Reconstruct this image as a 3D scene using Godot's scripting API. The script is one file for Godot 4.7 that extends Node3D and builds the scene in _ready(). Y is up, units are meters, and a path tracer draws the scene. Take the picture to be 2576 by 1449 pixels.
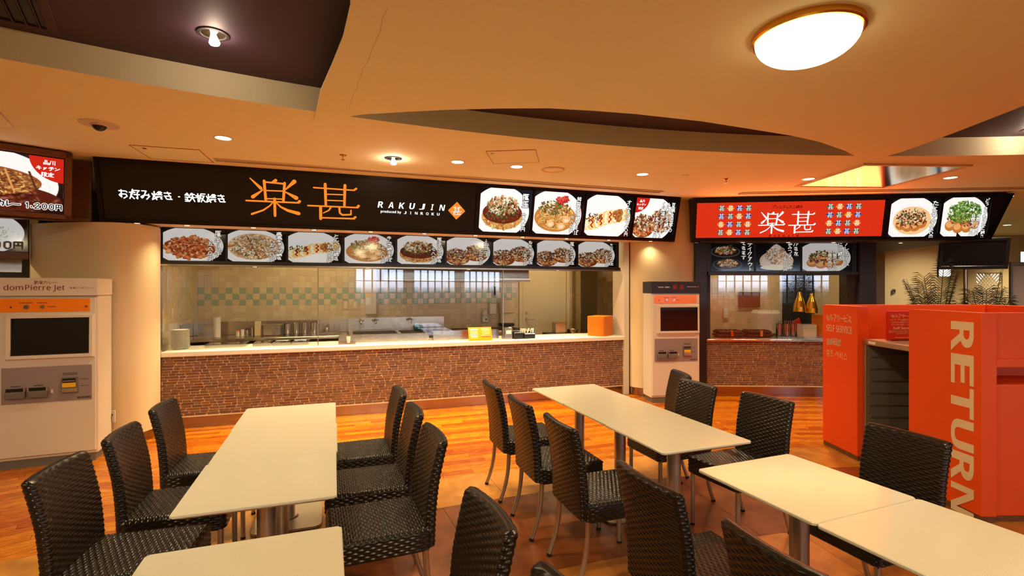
extends Node3D
# A food-court dining area: three stall fronts on a gentle arc, white cafe tables with dark wicker chairs, an orange tray-return unit.
# Units are metres, y is up, the camera stands at the origin 1.6 m above the floor and looks along -z.

const EYE := 1.6
const CEIL := 2.9
const RECESS := 3.08
var used := {}
var mats := {}
var rng := RandomNumberGenerator.new()
var F1: Transform3D      # okonomiyaki stall: x along the counter, z out of its front, origin at the counter's left end on the floor
var F2: Transform3D      # takoyaki stall
var F0: Transform3D      # curry stall at the far left
var ARC := Vector3(3.84, 0, 6.81)   # centre of the curved ceiling edge and of the floor bands

# ---------------------------------------------------------------- mesh collector
class MB:
	var v := PackedVector3Array()
	var n := PackedVector3Array()
	var uv := PackedVector2Array()
	var col := PackedColorArray()
	var tint := Color.WHITE
	var coloured := false
	var xf := Transform3D()
	func put(p: Vector3, nn: Vector3, t: Vector2) -> void:
		v.append(xf * p)
		n.append((xf.basis * nn).normalized())
		uv.append(t)
		if coloured:
			col.append(tint)
	func tri(a: Vector3, b: Vector3, c: Vector3) -> void:
		var nn := (b - a).cross(c - a)
		put(a, nn, Vector2(a.x + a.z, a.y)); put(c, nn, Vector2(c.x + c.z, c.y)); put(b, nn, Vector2(b.x + b.z, b.y))
	func quad(a: Vector3, b: Vector3, c: Vector3, d: Vector3) -> void:
		tri(a, b, c); tri(a, c, d)
	func print_quad(a: Vector3, b: Vector3, c: Vector3, d: Vector3) -> void:
		var nn := (b - a).cross(c - a)
		put(a, nn, Vector2(0, 1)); put(c, nn, Vector2(1, 0)); put(b, nn, Vector2(1, 1))
		put(a, nn, Vector2(0, 1)); put(d, nn, Vector2(0, 0)); put(c, nn, Vector2(1, 0))
	func smooth_tri(a, b, c, na, nb, nc) -> void:
		put(a, na, Vector2(a.x + a.z, a.y)); put(c, nc, Vector2(c.x + c.z, c.y)); put(b, nb, Vector2(b.x + b.z, b.y))
	func smooth_quad(a, b, c, d, na, nb, nc, nd) -> void:
		smooth_tri(a, b, c, na, nb, nc); smooth_tri(a, c, d, na, nc, nd)
	func face(pts: Array, inside: Vector3) -> void:
		var nn: Vector3 = (pts[1] - pts[0]).cross(pts[2] - pts[0])
		if nn.dot(pts[0] - inside) < 0.0:
			pts.reverse()
		for i in range(1, pts.size() - 1):
			tri(pts[0], pts[i], pts[i + 1])
	func box(c: Vector3, s: Vector3, bev := 0.0, b := Basis()) -> void:
		var h := s / 2.0
		if bev <= 0.0:
			var p := []
			for k in 8:
				p.append(c + b * Vector3(h.x if k & 1 else -h.x, h.y if k & 2 else -h.y, h.z if k & 4 else -h.z))
			for f in [[0, 1, 3, 2], [4, 5, 7, 6], [0, 1, 5, 4], [2, 3, 7, 6], [0, 2, 6, 4], [1, 3, 7, 5]]:
				face([p[f[0]], p[f[1]], p[f[2]], p[f[3]]], c)
			return
		bev = minf(bev, minf(h.x, minf(h.y, h.z)) * 0.98)
		var at := func(sx, sy, sz, ax):
			var q := Vector3(sx * (h.x - bev), sy * (h.y - bev), sz * (h.z - bev))
			q[ax] = [sx, sy, sz][ax] * h[ax]
			return c + b * q
		for ax in 3:
			for s0 in [-1, 1]:
				var pts := []
				for st in [[-1, -1], [1, -1], [1, 1], [-1, 1]]:
					var g := [0, 0, 0]
					g[ax] = s0; g[(ax + 1) % 3] = st[0]; g[(ax + 2) % 3] = st[1]
					pts.append(at.call(g[0], g[1], g[2], ax))
				face(pts, c)
			var a1 := (ax + 1) % 3
			var a2 := (ax + 2) % 3
			for st in [[-1, -1], [1, -1], [1, 1], [-1, 1]]:
				var lo := [0, 0, 0]
				lo[a1] = st[0]; lo[a2] = st[1]
				var hi := lo.duplicate()
				lo[ax] = -1; hi[ax] = 1
				face([at.call(lo[0], lo[1], lo[2], a1), at.call(hi[0], hi[1], hi[2], a1), at.call(hi[0], hi[1], hi[2], a2), at.call(lo[0], lo[1], lo[2], a2)], c)
		for k in 8:
			var g := [1 if k & 1 else -1, 1 if k & 2 else -1, 1 if k & 4 else -1]
			face([at.call(g[0], g[1], g[2], 0), at.call(g[0], g[1], g[2], 1), at.call(g[0], g[1], g[2], 2)], c)
	func cyl(p0: Vector3, p1: Vector3, r0: float, r1: float, seg := 16, caps := true) -> void:
		var d := (p1 - p0).normalized()
		var e := d.cross(Vector3.RIGHT if absf(d.x) < 0.8 else Vector3.UP).normalized()
		var g := d.cross(e)
		for i in seg:
			var a0 := TAU * i / seg
			var a1 := TAU * (i + 1) / seg
			var n0 := e * cos(a0) + g * sin(a0)
			var n1 := e * cos(a1) + g * sin(a1)
			smooth_quad(p0 + n0 * r0, p0 + n1 * r0, p1 + n1 * r1, p1 + n0 * r1, n0, n1, n1, n0)
			if caps:
				tri(p1, p1 + n0 * r1, p1 + n1 * r1)
				tri(p0, p0 + n1 * r0, p0 + n0 * r0)
	func tube(pts: Array, r: float, seg := 8, r_end := -1.0) -> void:
		var m := pts.size()
		var rings := []
		var e := Vector3.ZERO
		for i in m:
			var d: Vector3 = ((pts[mini(i + 1, m - 1)] as Vector3) - (pts[maxi(i - 1, 0)] as Vector3)).normalized()
			if i == 0:
				e = d.cross(Vector3.RIGHT if absf(d.x) < 0.8 else Vector3.UP).normalized()
			e = (e - d * e.dot(d)).normalized()
			var g := d.cross(e)
			var rr := r if r_end < 0.0 else lerpf(r, r_end, float(i) / (m - 1))
			var ring := []
			for k in seg:
				var nn := e * cos(TAU * k / seg) + g * sin(TAU * k / seg)
				ring.append([pts[i] + nn * rr, nn])
			rings.append(ring)
		for i in m - 1:
			for k in seg:
				var q := (k + 1) % seg
				smooth_quad(rings[i][k][0], rings[i][q][0], rings[i + 1][q][0], rings[i + 1][k][0], rings[i][k][1], rings[i][q][1], rings[i + 1][q][1], rings[i + 1][k][1])
		for k in seg:
			var q := (k + 1) % seg
			tri(pts[0], rings[0][q][0], rings[0][k][0])
			tri(pts[m - 1], rings[m - 1][k][0], rings[m - 1][q][0])
	# profile: (radius, height) from bottom outside upwards
	func lathe(prof: Array, at := Vector3.ZERO, seg := 24, arc := TAU) -> void:
		for i in prof.size() - 1:
			var a: Vector2 = prof[i]
			var b: Vector2 = prof[i + 1]
			if a.is_equal_approx(b):
				continue
			var t := (b - a).normalized()
			var nr := Vector2(t.y, -t.x)
			for k in seg:
				var c0 := Vector3(cos(arc * k / seg), 0, -sin(arc * k / seg))
				var c1 := Vector3(cos(arc * (k + 1) / seg), 0, -sin(arc * (k + 1) / seg))
				var n0 := c0 * nr.x + Vector3.UP * nr.y
				var n1 := c1 * nr.x + Vector3.UP * nr.y
				var p00 := at + c0 * a.x + Vector3.UP * a.y
				var p10 := at + c1 * a.x + Vector3.UP * a.y
				var p01 := at + c0 * b.x + Vector3.UP * b.y
				var p11 := at + c1 * b.x + Vector3.UP * b.y
				if a.x > 1e-5:
					smooth_tri(p00, p10, p11, n0, n1, n1)
				if b.x > 1e-5:
					smooth_tri(p00, p11, p01, n0, n1, n0)
	# upright prism over a ground polygon of (x, z) points
	func prism(poly: PackedVector2Array, y0: float, y1: float, bottom := true) -> void:
		var p := poly.duplicate()
		if Geometry2D.is_polygon_clockwise(p):
			p.reverse()
		for t in range(0, Geometry2D.triangulate_polygon(p).size(), 3):
			var ix := Geometry2D.triangulate_polygon(p)
			var pts := [p[ix[t]], p[ix[t + 1]], p[ix[t + 2]]]
			var up := []
			var dn := []
			for q in pts:
				up.append(Vector3(q.x, y1, q.y)); dn.append(Vector3(q.x, y0, q.y))
			face(up, up[0] - Vector3.UP)
			if bottom:
				face(dn, dn[0] + Vector3.UP)
		var mid := Vector2.ZERO
		for i in p.size():
			var a := p[i]
			var b := p[(i + 1) % p.size()]
			var e := (b - a)
			var out := Vector3(e.y, 0, -e.x)      # right of the edge for a counter-clockwise (x, z) polygon
			var qs := [Vector3(a.x, y0, a.y), Vector3(b.x, y0, b.y), Vector3(b.x, y1, b.y), Vector3(a.x, y1, a.y)]
			face(qs, (qs[0] + qs[2]) / 2.0 - out)
	# a flat stroke on the xy plane, raised by z, with round joints; w0/w1 are the widths at its ends
	func stroke(pts: Array, w0: float, w1: float, z: float, joints := true) -> void:
		var m := pts.size()
		for i in m:
			var w := lerpf(w0, w1, float(i) / maxf(m - 1, 1)) / 2.0
			var p: Vector2 = pts[i]
			if i + 1 < m:
				var q: Vector2 = pts[i + 1]
				var wq := lerpf(w0, w1, float(i + 1) / (m - 1)) / 2.0
				var d := (q - p).normalized()
				var s := Vector2(-d.y, d.x)
				quad(v3(p - s * w, z), v3(q - s * wq, z), v3(q + s * wq, z), v3(p + s * w, z))
			if joints:
				for k in 8:
					var a0 := TAU * k / 8
					var a1 := TAU * (k + 1) / 8
					tri(v3(p, z), v3(p + Vector2(cos(a0), sin(a0)) * w, z), v3(p + Vector2(cos(a1), sin(a1)) * w, z))
	func v3(p: Vector2, z: float) -> Vector3:
		return Vector3(p.x, p.y, z)
	func poly(pts: Array, z: float) -> void:
		var p := PackedVector2Array(pts)
		if Geometry2D.is_polygon_clockwise(p):
			p.reverse()
		var ix := Geometry2D.triangulate_polygon(p)
		for t in range(0, ix.size(), 3):
			face([v3(p[ix[t]], z), v3(p[ix[t + 1]], z), v3(p[ix[t + 2]], z)], v3(p[ix[t]], z - 1.0))
	# upright plate of an outline in x, y with a thickness towards +z
	func plate(pts: Array, z0: float, z1: float) -> void:
		var p := PackedVector2Array(pts)
		if Geometry2D.is_polygon_clockwise(p):
			p.reverse()
		var ix := Geometry2D.triangulate_polygon(p)
		for t in range(0, ix.size(), 3):
			face([v3(p[ix[t]], z1), v3(p[ix[t + 1]], z1), v3(p[ix[t + 2]], z1)], v3(p[ix[t]], z1 - 1.0))
			face([v3(p[ix[t]], z0), v3(p[ix[t + 1]], z0), v3(p[ix[t + 2]], z0)], v3(p[ix[t]], z0 + 1.0))
		for i in p.size():
			var a := p[i]
			var b := p[(i + 1) % p.size()]
			quad(v3(a, z0), v3(b, z0), v3(b, z1), v3(a, z1))
	# a woven or plain surface: rows of points, smooth normals; wrap joins the last column to the first
	func grid(rows: Array, wrap: bool) -> void:
		var nr := rows.size()
		var nc: int = rows[0].size()
		var norm := []
		for i in nr:
			var up: PackedVector3Array = rows[mini(i + 1, nr - 1)]
			var dn: PackedVector3Array = rows[maxi(i - 1, 0)]
			var row: PackedVector3Array = rows[i]
			var out := PackedVector3Array()
			out.resize(nc)
			for j in nc:
				var r := (j + 1) % nc if wrap else mini(j + 1, nc - 1)
				var l := (j - 1 + nc) % nc if wrap else maxi(j - 1, 0)
				out[j] = (row[r] - row[l]).cross(up[j] - dn[j]).normalized()
			norm.append(out)
		for i in nr - 1:
			var a: PackedVector3Array = rows[i]
			var b: PackedVector3Array = rows[i + 1]
			var na: PackedVector3Array = norm[i]
			var nb: PackedVector3Array = norm[i + 1]
			for j in (nc if wrap else nc - 1):
				var k := (j + 1) % nc
				smooth_quad(a[j], a[k], b[k], b[j], na[j], na[k], nb[k], nb[j])
	func mesh() -> ArrayMesh:
		var m := ArrayMesh.new()
		var arr := []
		arr.resize(Mesh.ARRAY_MAX)
		arr[Mesh.ARRAY_VERTEX] = v
		arr[Mesh.ARRAY_NORMAL] = n
		arr[Mesh.ARRAY_TEX_UV] = uv
		if coloured:
			arr[Mesh.ARRAY_COLOR] = col
		m.add_surface_from_arrays(Mesh.PRIMITIVE_TRIANGLES, arr)
		return m

# ---------------------------------------------------------------- scene helpers
func numbered(called: String) -> String:
	var k: int = used.get(called, 0)
	used[called] = k + 1
	return called if k == 0 else "%s_%03d" % [called, k]

func tag(o: Node3D, label: String, category: String, group := "") -> Node3D:
	o.set_meta("label", label)
	o.set_meta("category", category)
	if group:
		o.set_meta("group", group)
	return o

func thing(called: String, label: String, category: String, xf: Transform3D, group := "") -> Node3D:
	var o := Node3D.new()
	o.name = numbered(called)
	add_child(o)
	o.transform = xf
	return tag(o, label, category, group)

func setting(called: String, label: String, xf := Transform3D()) -> Node3D:
	var o := Node3D.new()
	o.name = numbered(called)
	add_child(o)
	o.transform = xf
	o.set_meta("kind", "structure")
	o.set_meta("label", label)
	o.set_meta("category", called.get_slice("_", 0))
	return o

func part(called: String, b: MB, m: Material, parent: Node3D, at := Transform3D()) -> MeshInstance3D:
	var o := MeshInstance3D.new()
	o.name = called
	o.mesh = b.mesh()
	o.material_override = m
	o.transform = at
	parent.add_child(o, true)
	return o

func piece(called: String, m: Mesh, mat: Material, parent: Node3D, at: Transform3D) -> MeshInstance3D:
	var o := MeshInstance3D.new()
	o.name = called
	o.mesh = m
	o.material_override = mat
	o.transform = at
	parent.add_child(o, true)
	return o

func bx(c: Vector3, s: Vector3, bev := 0.0) -> MB:
	var b := MB.new()
	b.box(c, s, bev)
	return b

func span(x0: float, x1: float, y0: float, y1: float, z0: float, z1: float, bev := 0.0) -> MB:
	return bx(Vector3(x0 + x1, y0 + y1, z0 + z1) / 2.0, Vector3(absf(x1 - x0), absf(y1 - y0), absf(z1 - z0)), bev)

func place(at: Vector3, turn := 0.0) -> Transform3D:
	return Transform3D(Basis(Vector3.UP, deg_to_rad(turn)), at)

func in1(x: float, y: float, z: float, turn := 0.0) -> Transform3D:
	return F1 * place(Vector3(x, y, z), turn)

func in2(x: float, y: float, z: float, turn := 0.0) -> Transform3D:
	return F2 * place(Vector3(x, y, z), turn)

func arc_point(r: float, deg: float, y := 0.0) -> Vector3:
	return ARC + Vector3(sin(deg_to_rad(deg)) * r, y, -cos(deg_to_rad(deg)) * r)

# a warm lamp: SpotLight3D pointing along -y unless told otherwise
func spot(at: Vector3, energy: float, angle: float, tint: Color, size := 0.03, soft := 0.6, aim := Vector3.DOWN) -> void:
	var l := SpotLight3D.new()
	l.name = numbered("spot_lamp")
	add_child(l)
	var side := Vector3.RIGHT if absf(aim.normalized().y) > 0.9 else Vector3.UP
	l.look_at_from_position(at, at + aim, side)
	l.light_energy = energy
	l.light_color = tint
	l.spot_angle = angle
	l.spot_angle_attenuation = soft
	l.spot_range = 30.0
	l.spot_attenuation = 2.0
	l.light_size = size
	l.shadow_enabled = true

func area(at: Vector3, size: Vector2, energy: float, tint: Color, aim := Vector3.DOWN) -> void:
	var l := AreaLight3D.new()
	l.name = numbered("area_lamp")
	add_child(l)
	var side := Vector3.RIGHT if absf(aim.normalized().y) > 0.9 else Vector3.UP
	l.look_at_from_position(at, at + aim, side)
	l.area_size = size
	l.light_energy = energy
	l.light_color = tint
	l.area_range = 30.0
	l.shadow_enabled = true

# ---------------------------------------------------------------- materials
func noise_tex(freq: float, stretch: Vector2, lo: Color, hi: Color, seed_: int, octaves := 4, side := 512) -> ImageTexture:
	var f := FastNoiseLite.new()
	f.seed = seed_
	f.frequency = freq
	f.fractal_octaves = octaves
	var im := Image.create(side, side, false, Image.FORMAT_RGB8)
	for y in side:
		for x in side:
			# tileable: blend the sheet with itself across the seam
			var a := f.get_noise_2d(x * stretch.x, y * stretch.y)
			var wx := clampf((x - side * 0.8) / (side * 0.2), 0.0, 1.0)
			var wy := clampf((y - side * 0.8) / (side * 0.2), 0.0, 1.0)
			if wx > 0.0:
				a = lerpf(a, f.get_noise_2d((x - side) * stretch.x, y * stretch.y), wx)
			if wy > 0.0:
				var b := f.get_noise_2d(x * stretch.x, (y - side) * stretch.y)
				if wx > 0.0:
					b = lerpf(b, f.get_noise_2d((x - side) * stretch.x, (y - side) * stretch.y), wx)
				a = lerpf(a, b, wy)
			im.set_pixel(x, y, lo.lerp(hi, clampf(a * 0.9 + 0.5, 0.0, 1.0)))
	im.generate_mipmaps()
	return ImageTexture.create_from_image(im)

func mat(called: String, c: Color, rough := 0.6, metal := 0.0) -> StandardMaterial3D:
	var m := StandardMaterial3D.new()
	m.resource_name = called
	m.albedo_color = c
	m.roughness = rough
	m.metallic = metal
	mats[called] = m
	return m

func grain(m: StandardMaterial3D, t: Texture2D, scale: float, world := true) -> void:
	m.albedo_texture = t
	m.uv1_triplanar = true
	m.uv1_world_triplanar = world
	m.uv1_scale = Vector3.ONE * scale

func glow(called: String, c: Color, energy: float, tex: Texture2D = null) -> StandardMaterial3D:
	var m := mat(called, Color(0.05, 0.05, 0.05), 0.35)
	m.emission_enabled = true
	m.emission = c
	m.emission_energy_multiplier = energy
	if tex:
		m.emission = Color.BLACK
		m.emission_texture = tex
		m.emission_operator = BaseMaterial3D.EMISSION_OP_ADD
		m.albedo_texture = tex
		m.albedo_color = Color(0.3, 0.3, 0.3)
	return m

func make_materials() -> void:
	var fine := noise_tex(0.35, Vector2.ONE, Color(0.93, 0.93, 0.93), Color(1, 1, 1), 3, 2, 256)
	var wood := noise_tex(0.02, Vector2(1.0, 16.0), Color(0.62, 0.55, 0.5), Color(1, 1, 1), 5, 5)
	var blotch := noise_tex(0.012, Vector2.ONE, Color(0.8, 0.78, 0.75), Color(1, 1, 1), 9, 5)
	var brushed := noise_tex(0.03, Vector2(1.0, 30.0), Color(0.8, 0.8, 0.8), Color(1, 1, 1), 11, 3, 256)
	var stone := noise_tex(0.05, Vector2(1.0, 2.0), Color(0.72, 0.7, 0.68), Color(1, 1, 1), 15, 4, 256)
	grain(mat("plaster", Color(0.98, 0.97, 0.8), 0.85), fine, 2.0)
	grain(mat("wall_paint", Color(0.9, 0.82, 0.66), 0.75), fine, 2.0)
	grain(mat("recess_paint", Color(0.24, 0.17, 0.24), 0.7), fine, 2.0)
	grain(mat("white_panel", Color(0.88, 0.84, 0.77), 0.45), fine, 3.0)
	grain(mat("table_top", Color(0.92, 0.9, 0.84), 0.15), noise_tex(0.5, Vector2.ONE, Color(0.9, 0.89, 0.86), Color(1, 1, 1), 21, 3, 256), 3.0)
	mats.table_top.heightmap_enabled = false
	grain(mat("counter_top", Color(0.94, 0.92, 0.86), 0.25), fine, 3.0)
	mat("steel", Color(0.8, 0.73, 0.63), 0.26, 1.0)
	grain(mats.steel, brushed, 1.5)
	mat("kick_steel", Color(0.7, 0.62, 0.55), 0.2, 1.0)
	grain(mats.kick_steel, brushed, 1.2)
	mat("aluminium", Color(0.74, 0.69, 0.62), 0.36, 0.85)
	mat("chrome", Color(0.8, 0.78, 0.75), 0.12, 1.0)
	mat("mirror_panel", Color(0.86, 0.8, 0.7), 0.16, 1.0)
	grain(mats.mirror_panel, brushed, 0.8)
	mat("brass", Color(0.85, 0.62, 0.25), 0.25, 1.0)
	mat("rubber", Color(0.06, 0.055, 0.05), 0.6)
	mat("black_plastic", Color(0.07, 0.06, 0.055), 0.35)
	mat("grey_plastic", Color(0.42, 0.4, 0.37), 0.5)
	mat("cream_plastic", Color(0.86, 0.78, 0.62), 0.45)
	mat("white_plastic", Color(0.88, 0.86, 0.82), 0.4)
	mat("sign_black", Color(0.075, 0.06, 0.055), 0.4)
	mat("sign_frame", Color(0.11, 0.085, 0.07), 0.3, 0.3)
	mat("blue_black", Color(0.14, 0.15, 0.2), 0.55)
	mat("dark_brown", Color(0.16, 0.11, 0.09), 0.6)
	mat("wood_frame", Color(0.55, 0.36, 0.2), 0.45)
	grain(mats.wood_frame, wood, 1.0)
	mat("orange_board", Color(0.98, 0.335, 0.0), 0.55)
	grain(mats.orange_board, fine, 3.0)
	mat("orange_tray", Color(0.95, 0.55, 0.12), 0.45)
	mat("red_card", Color(0.86, 0.2, 0.1), 0.45)
	mat("cream_letter", Color(0.93, 0.85, 0.7), 0.6)
	mat("screen_glass", Color(0.07, 0.05, 0.035), 0.22)
	mat("grey_label", Color(0.56, 0.5, 0.5), 0.45)
	mat("orange_label", Color(0.99, 0.54, 0.1), 0.2)
	mat("ink", Color(0.09, 0.06, 0.06), 0.6)
	mat("brown_ink", Color(0.5, 0.17, 0.1), 0.6)
	mat("red_ink", Color(0.75, 0.12, 0.1), 0.6)
	mat("yellow_label", Color(0.93, 0.72, 0.12), 0.5)
	mat("paper", Color(0.93, 0.9, 0.84), 0.8)
	mat("mortar", Color(0.87, 0.74, 0.59), 0.9)
	mat("grout", Color(0.84, 0.76, 0.62), 0.9)
	mat("ceramic", Color(0.95, 0.93, 0.88), 0.15)
	mat("iron", Color(0.2, 0.13, 0.09), 0.5, 0.5)
	mat("gold", Color(0.95, 0.74, 0.25), 0.2, 1.0)
	mat("teal_sponge", Color(0.15, 0.5, 0.5), 0.8)
	mat("leaf", Color(0.1, 0.13, 0.06), 0.5)
	mats.leaf.backlight_enabled = true
	mats.leaf.backlight = Color(0.12, 0.15, 0.05)
	mat("stem", Color(0.2, 0.17, 0.08), 0.6)
	mat("soil_pot", Color(0.3, 0.22, 0.17), 0.7)
	mat("joint", Color(0.3, 0.2, 0.12), 0.9)
	var weave := mat("wicker", Color(0.1, 0.078, 0.066), 0.28)
	weave.metallic_specular = 0.5
	for k in 6:
		var tones := [Color(0.9, 0.53, 0.02), Color(0.94, 0.57, 0.03), Color(0.85, 0.45, 0.01), Color(0.97, 0.61, 0.05), Color(0.88, 0.5, 0.02), Color(0.8, 0.39, 0.01)]
		var m := mat("plank_%d" % k, tones[k], 0.27)
		m.albedo_texture = wood
		var s := mat("stone_%d" % k, [Color(0.52, 0.37, 0.28), Color(0.57, 0.42, 0.32), Color(0.47, 0.33, 0.26), Color(0.55, 0.4, 0.33), Color(0.5, 0.37, 0.3), Color(0.6, 0.43, 0.3)][k], 0.75)
		grain(s, stone, 4.0)
	var many := mat("plank_many", Color(1, 1, 1), 0.27)
	many.vertex_color_use_as_albedo = true
	many.albedo_texture = wood
	var bricks := mat("stone_many", Color(1, 1, 1), 0.75)
	bricks.vertex_color_use_as_albedo = true
	grain(bricks, stone, 4.0)
	var tiles := mat("tile_many", Color(1, 1, 1), 0.12)
	tiles.vertex_color_use_as_albedo = true
	mat("tile_cream", Color(0.82, 0.74, 0.6), 0.12)
	mat("tile_cream_pale", Color(0.86, 0.79, 0.65), 0.12)
	mat("tile_teal", Color(0.6, 0.66, 0.56), 0.12)
	for k in 3:
		var tone: Color = [Color(0.88, 0.6, 0.26), Color(0.6, 0.33, 0.16), Color(0.84, 0.54, 0.24)][k]
		for q in 2:
			var m := mat("band_%d_%d" % [k, q], tone.darkened(0.05 * q), 0.27)
			m.albedo_texture = blotch
			m.uv1_triplanar = true
			m.uv1_world_triplanar = true
			m.uv1_scale = Vector3.ONE * 0.6
	var gl := mat("glass", Color(0.9, 0.95, 0.93, 0.0), 0.0)
	gl.transparency = BaseMaterial3D.TRANSPARENCY_ALPHA
	var film := mat("plastic_wrap", Color(0.9, 0.9, 0.88, 0.45), 0.1)
	film.transparency = BaseMaterial3D.TRANSPARENCY_ALPHA
	glow("lamp_glow", Color(1.0, 0.93, 0.78), 5.0)
	glow("dome_glow", Color(1.0, 0.92, 0.72), 3.2)
	glow("letter_orange_light", Color(1.0, 0.55, 0.16), 1.0)
	glow("letter_white_light", Color(1.0, 1.0, 0.98), 1.15)
	glow("letter_painted_light", Color(1.0, 0.97, 0.92), 0.7)  # emission stands in for lamplight on the menu captions
	glow("sign_red_light", Color(0.93, 0.2, 0.08), 0.85)
	glow("badge_red_light", Color(0.9, 0.15, 0.08), 0.8)
	glow("sign_white_light", Color(1.0, 0.98, 0.95), 1.2)
	mat("print_black", Color(0.05, 0.045, 0.04), 0.3)
	mat("print_white", Color(0.95, 0.93, 0.9), 0.3)

# ---------------------------------------------------------------- lettering: brush strokes on a ten by ten field, x then y, downwards
var STROKES := {
	"五": "1181 4138 2474 7478 0898", "八": "4208 5298", "〇": "517295785928152251", "円": "1119 1191 9199 1595 5155", "七": "0593 4148 4888 8886",
	"六": "5153 0494 3618 6689", "二": "2272 0898", "三": "1191 2575 0999", "四": "1218 1292 9298 1898 4245 4536 6265 6586", "九": "4145 4509 0383 8378 7898 9896",
	"玉": "1191 1595 0999 5159 7678", "豚": "1119 1141 4149 1343 1646 5191 7154 6466 6679 7958 6556 6658 8375 7599", "特": "1204 0343 2129 0746 5292 7174 4494 4797 8489 8979 5668",
	"製": "0141 0343 2125 6155 8185 0696 5609 5657 5799 3639", "太": "0393 5154 5409 5499 4657", "麺": "0242 2125 2506 2546 0999 5292 7254 5458 5494 9498 5898 5696",
	"焼": "0315 4334 2124 2409 2549 5292 7174 4494 6164 8184 4696 6609 8688 8898", "豆": "1181 2373 2326 7376 2676 3738 6758 0999", "腐": "5051 1191 1109 2353 3337 6393 7377 2539 2595 9599 5558 3868",
	"山": "5158 1418 1888 8488", "芋": "0292 3113 6163 2474 0696 5459 5949", "醤": "1115 2125 5191 5355 0696 1619 1999 9699 1898 3638 6668", "油": "1122 0314 0936 4249 4292 9299 4999 7179 4696",
	"各": "4114 4171 7118 2399 2629 2676 7679 2979", "品": "3134 3161 6164 3464 1619 1646 4649 1949 6669 6696 9699 6999", "川": "2109 5158 8189",
	"限": "1119 1131 3125 2537 3717 5159 5181 8185 5383 5585 5978 6599", "定": "5051 0292 0203 9293 2474 4448 4676 2509 2899",
	"楽": "5041 3136 3171 7176 3373 3676 1122 8172 2614 7586 0797 5159 5709 5799", "甚": "1191 3136 7176 3373 3575 0696 2629 2999 4637 6668 6888",
	"好": "3016 1649 4109 0353 5191 9173 7379 7968 4595", "鉄": "2103 2144 1333 0545 2529 0738 0949 6153 5292 4595 7175 7549 7599", "板": "0343 2129 2405 2446 5191 5139 5383 8359 5599",
	"個": "2105 1419 3139 3191 9199 3999 4484 6266 5577 5585", "氷": "5159 5949 1233 3418 8265 6599 3142", "黒": "2125 2181 8185 2383 2585 5157 0797 1819 3839 5859 7899",
	"欧": "1151 1119 1959 2246 4327 6144 6292 9283 7255 5539 7499", "風": "1118 1181 8188 8899 3363 3437 3464 6467 3767 5359 3868", "京": "5152 0292 2474 2426 7476 2676 5659 3618 7689",
	"橋": "0343 2129 2405 5181 4393 7153 7395 5575 4649 4696 9699 5878", "自": "4132 1319 1393 9399 1595 1797 1999", "助": "1118 1141 4148 1343 1646 0948 5393 9389 8979 7149",
	"服": "1119 1141 4149 1343 1646 5159 5191 9194 9484 5595 9559 5699", "务": "3105 3281 8109 1398 2676 7679 7969 4629", "類": "2125 0343 2306 2346 0747 2709 2749 5191 6164 5458 8488 5484 5686 5888 6659 7689",
	"他": "2105 1419 3494 6167 4147 4797 9795", "食": "5105 5195 4454 2629 2676 2878 7686 5699", "器": "1114 1131 3134 1434 6164 6181 8184 6484 0595 5409 5499", "内": "1219 1292 9299 5156 5527 5577", "戻": "1191 2383 2309 8386 2686 5609 5699",
	"お": "1262 313827162555758759 7283", "み": "115127180716456586 747759", "き": "1272 1575 4177 26387888", "そ": "217125855546485979", "は": "1119 4383 6168684857 5789", "と": "3144 8325182989",
	"の": "512817143262848759", "ふ": "415264555749 1618 7487", "わ": "2129 034317457385877859", "ろ": "21711745758768 6939", "ん": "510925455878 7895", "へ": "06323298", "い": "121738 3846 7286",
	"え": "4152 2464640936465898", "ひ": "024216385868767298", "も": "413759798684 1363 1666", "ち": "0383 41155565776838", "た": "0252 3109 5484 474898", "こ": "2272 161838 3888", "せ": "0484 61665747 212888",
	"さ": "1373 4176 26273878", "り": "212534 717649", "ね": "2129 034307447486887868 5789", "か": "02626268 6858 3109 7195", "つ": "02628487 8739", "ま": "1282 1575 51583827467889", "す": "0292 515747355649", "て": "118155374788", "し": "313748 7886", "く": "612569", "に": "1119 4383 475888",
	"キ": "1373 0686 4159", "ム": "411888 6699", "チ": "8122 0494 525729", "ヨ": "118189 1585 1989", "ー": "0595", "サ": "0393 3136 717549", "モ": "2171 1585 414888", "タ": "3115 31818129 3464", "ン": "1233 1893", "ス": "22720956 5699", "ミ": "2273 2475 1889",
	"ツ": "1224 4143 81371719", "ク": "3105 318129", "オ": "0393 51594949 5408", "ソ": "1124 813719", "フ": "118129", "レ": "212895", "ア": "11815435 4356 5619", "テ": "2171 0494 545729", "イ": "7105 5359", "ウ": "4143 1513 1393 9368 6839", "ト": "4149 4475", "シ": "1122 0526 0994",
	"ヤ": "049266 2149", "ル": "212408 515895", "カ": "03838378 7868 4119", "セ": "04848467 313888", "ヒ": "111888 1474", "エ": "1282 5258 0898", "ラ": "2171 1383 8339", "ワ": "1511 119159 5939", "コ": "118188 0888", "ケ": "3105 2383 6359", "、": "3557", "・": "4555", "/": "8119", "(": "613349 4968", ")": "316759 5938",
	"셀": "2105 2144 4363 6165 8166 1676 7677 7717 1719 1989", "프": "1181 3135 6165 1585 0898", "서": "3106 3156 5474 7179", "비": "1117 4147 1444 1747 7179", "스": "5116 5186 0898",
	"0": "412227496987826141", "1": "2341 4149", "2": "133261836519 1989", "4": "6116 1686 6169", "8": "51222455848251 551618599896 9655", ",": "4658",
}
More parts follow.
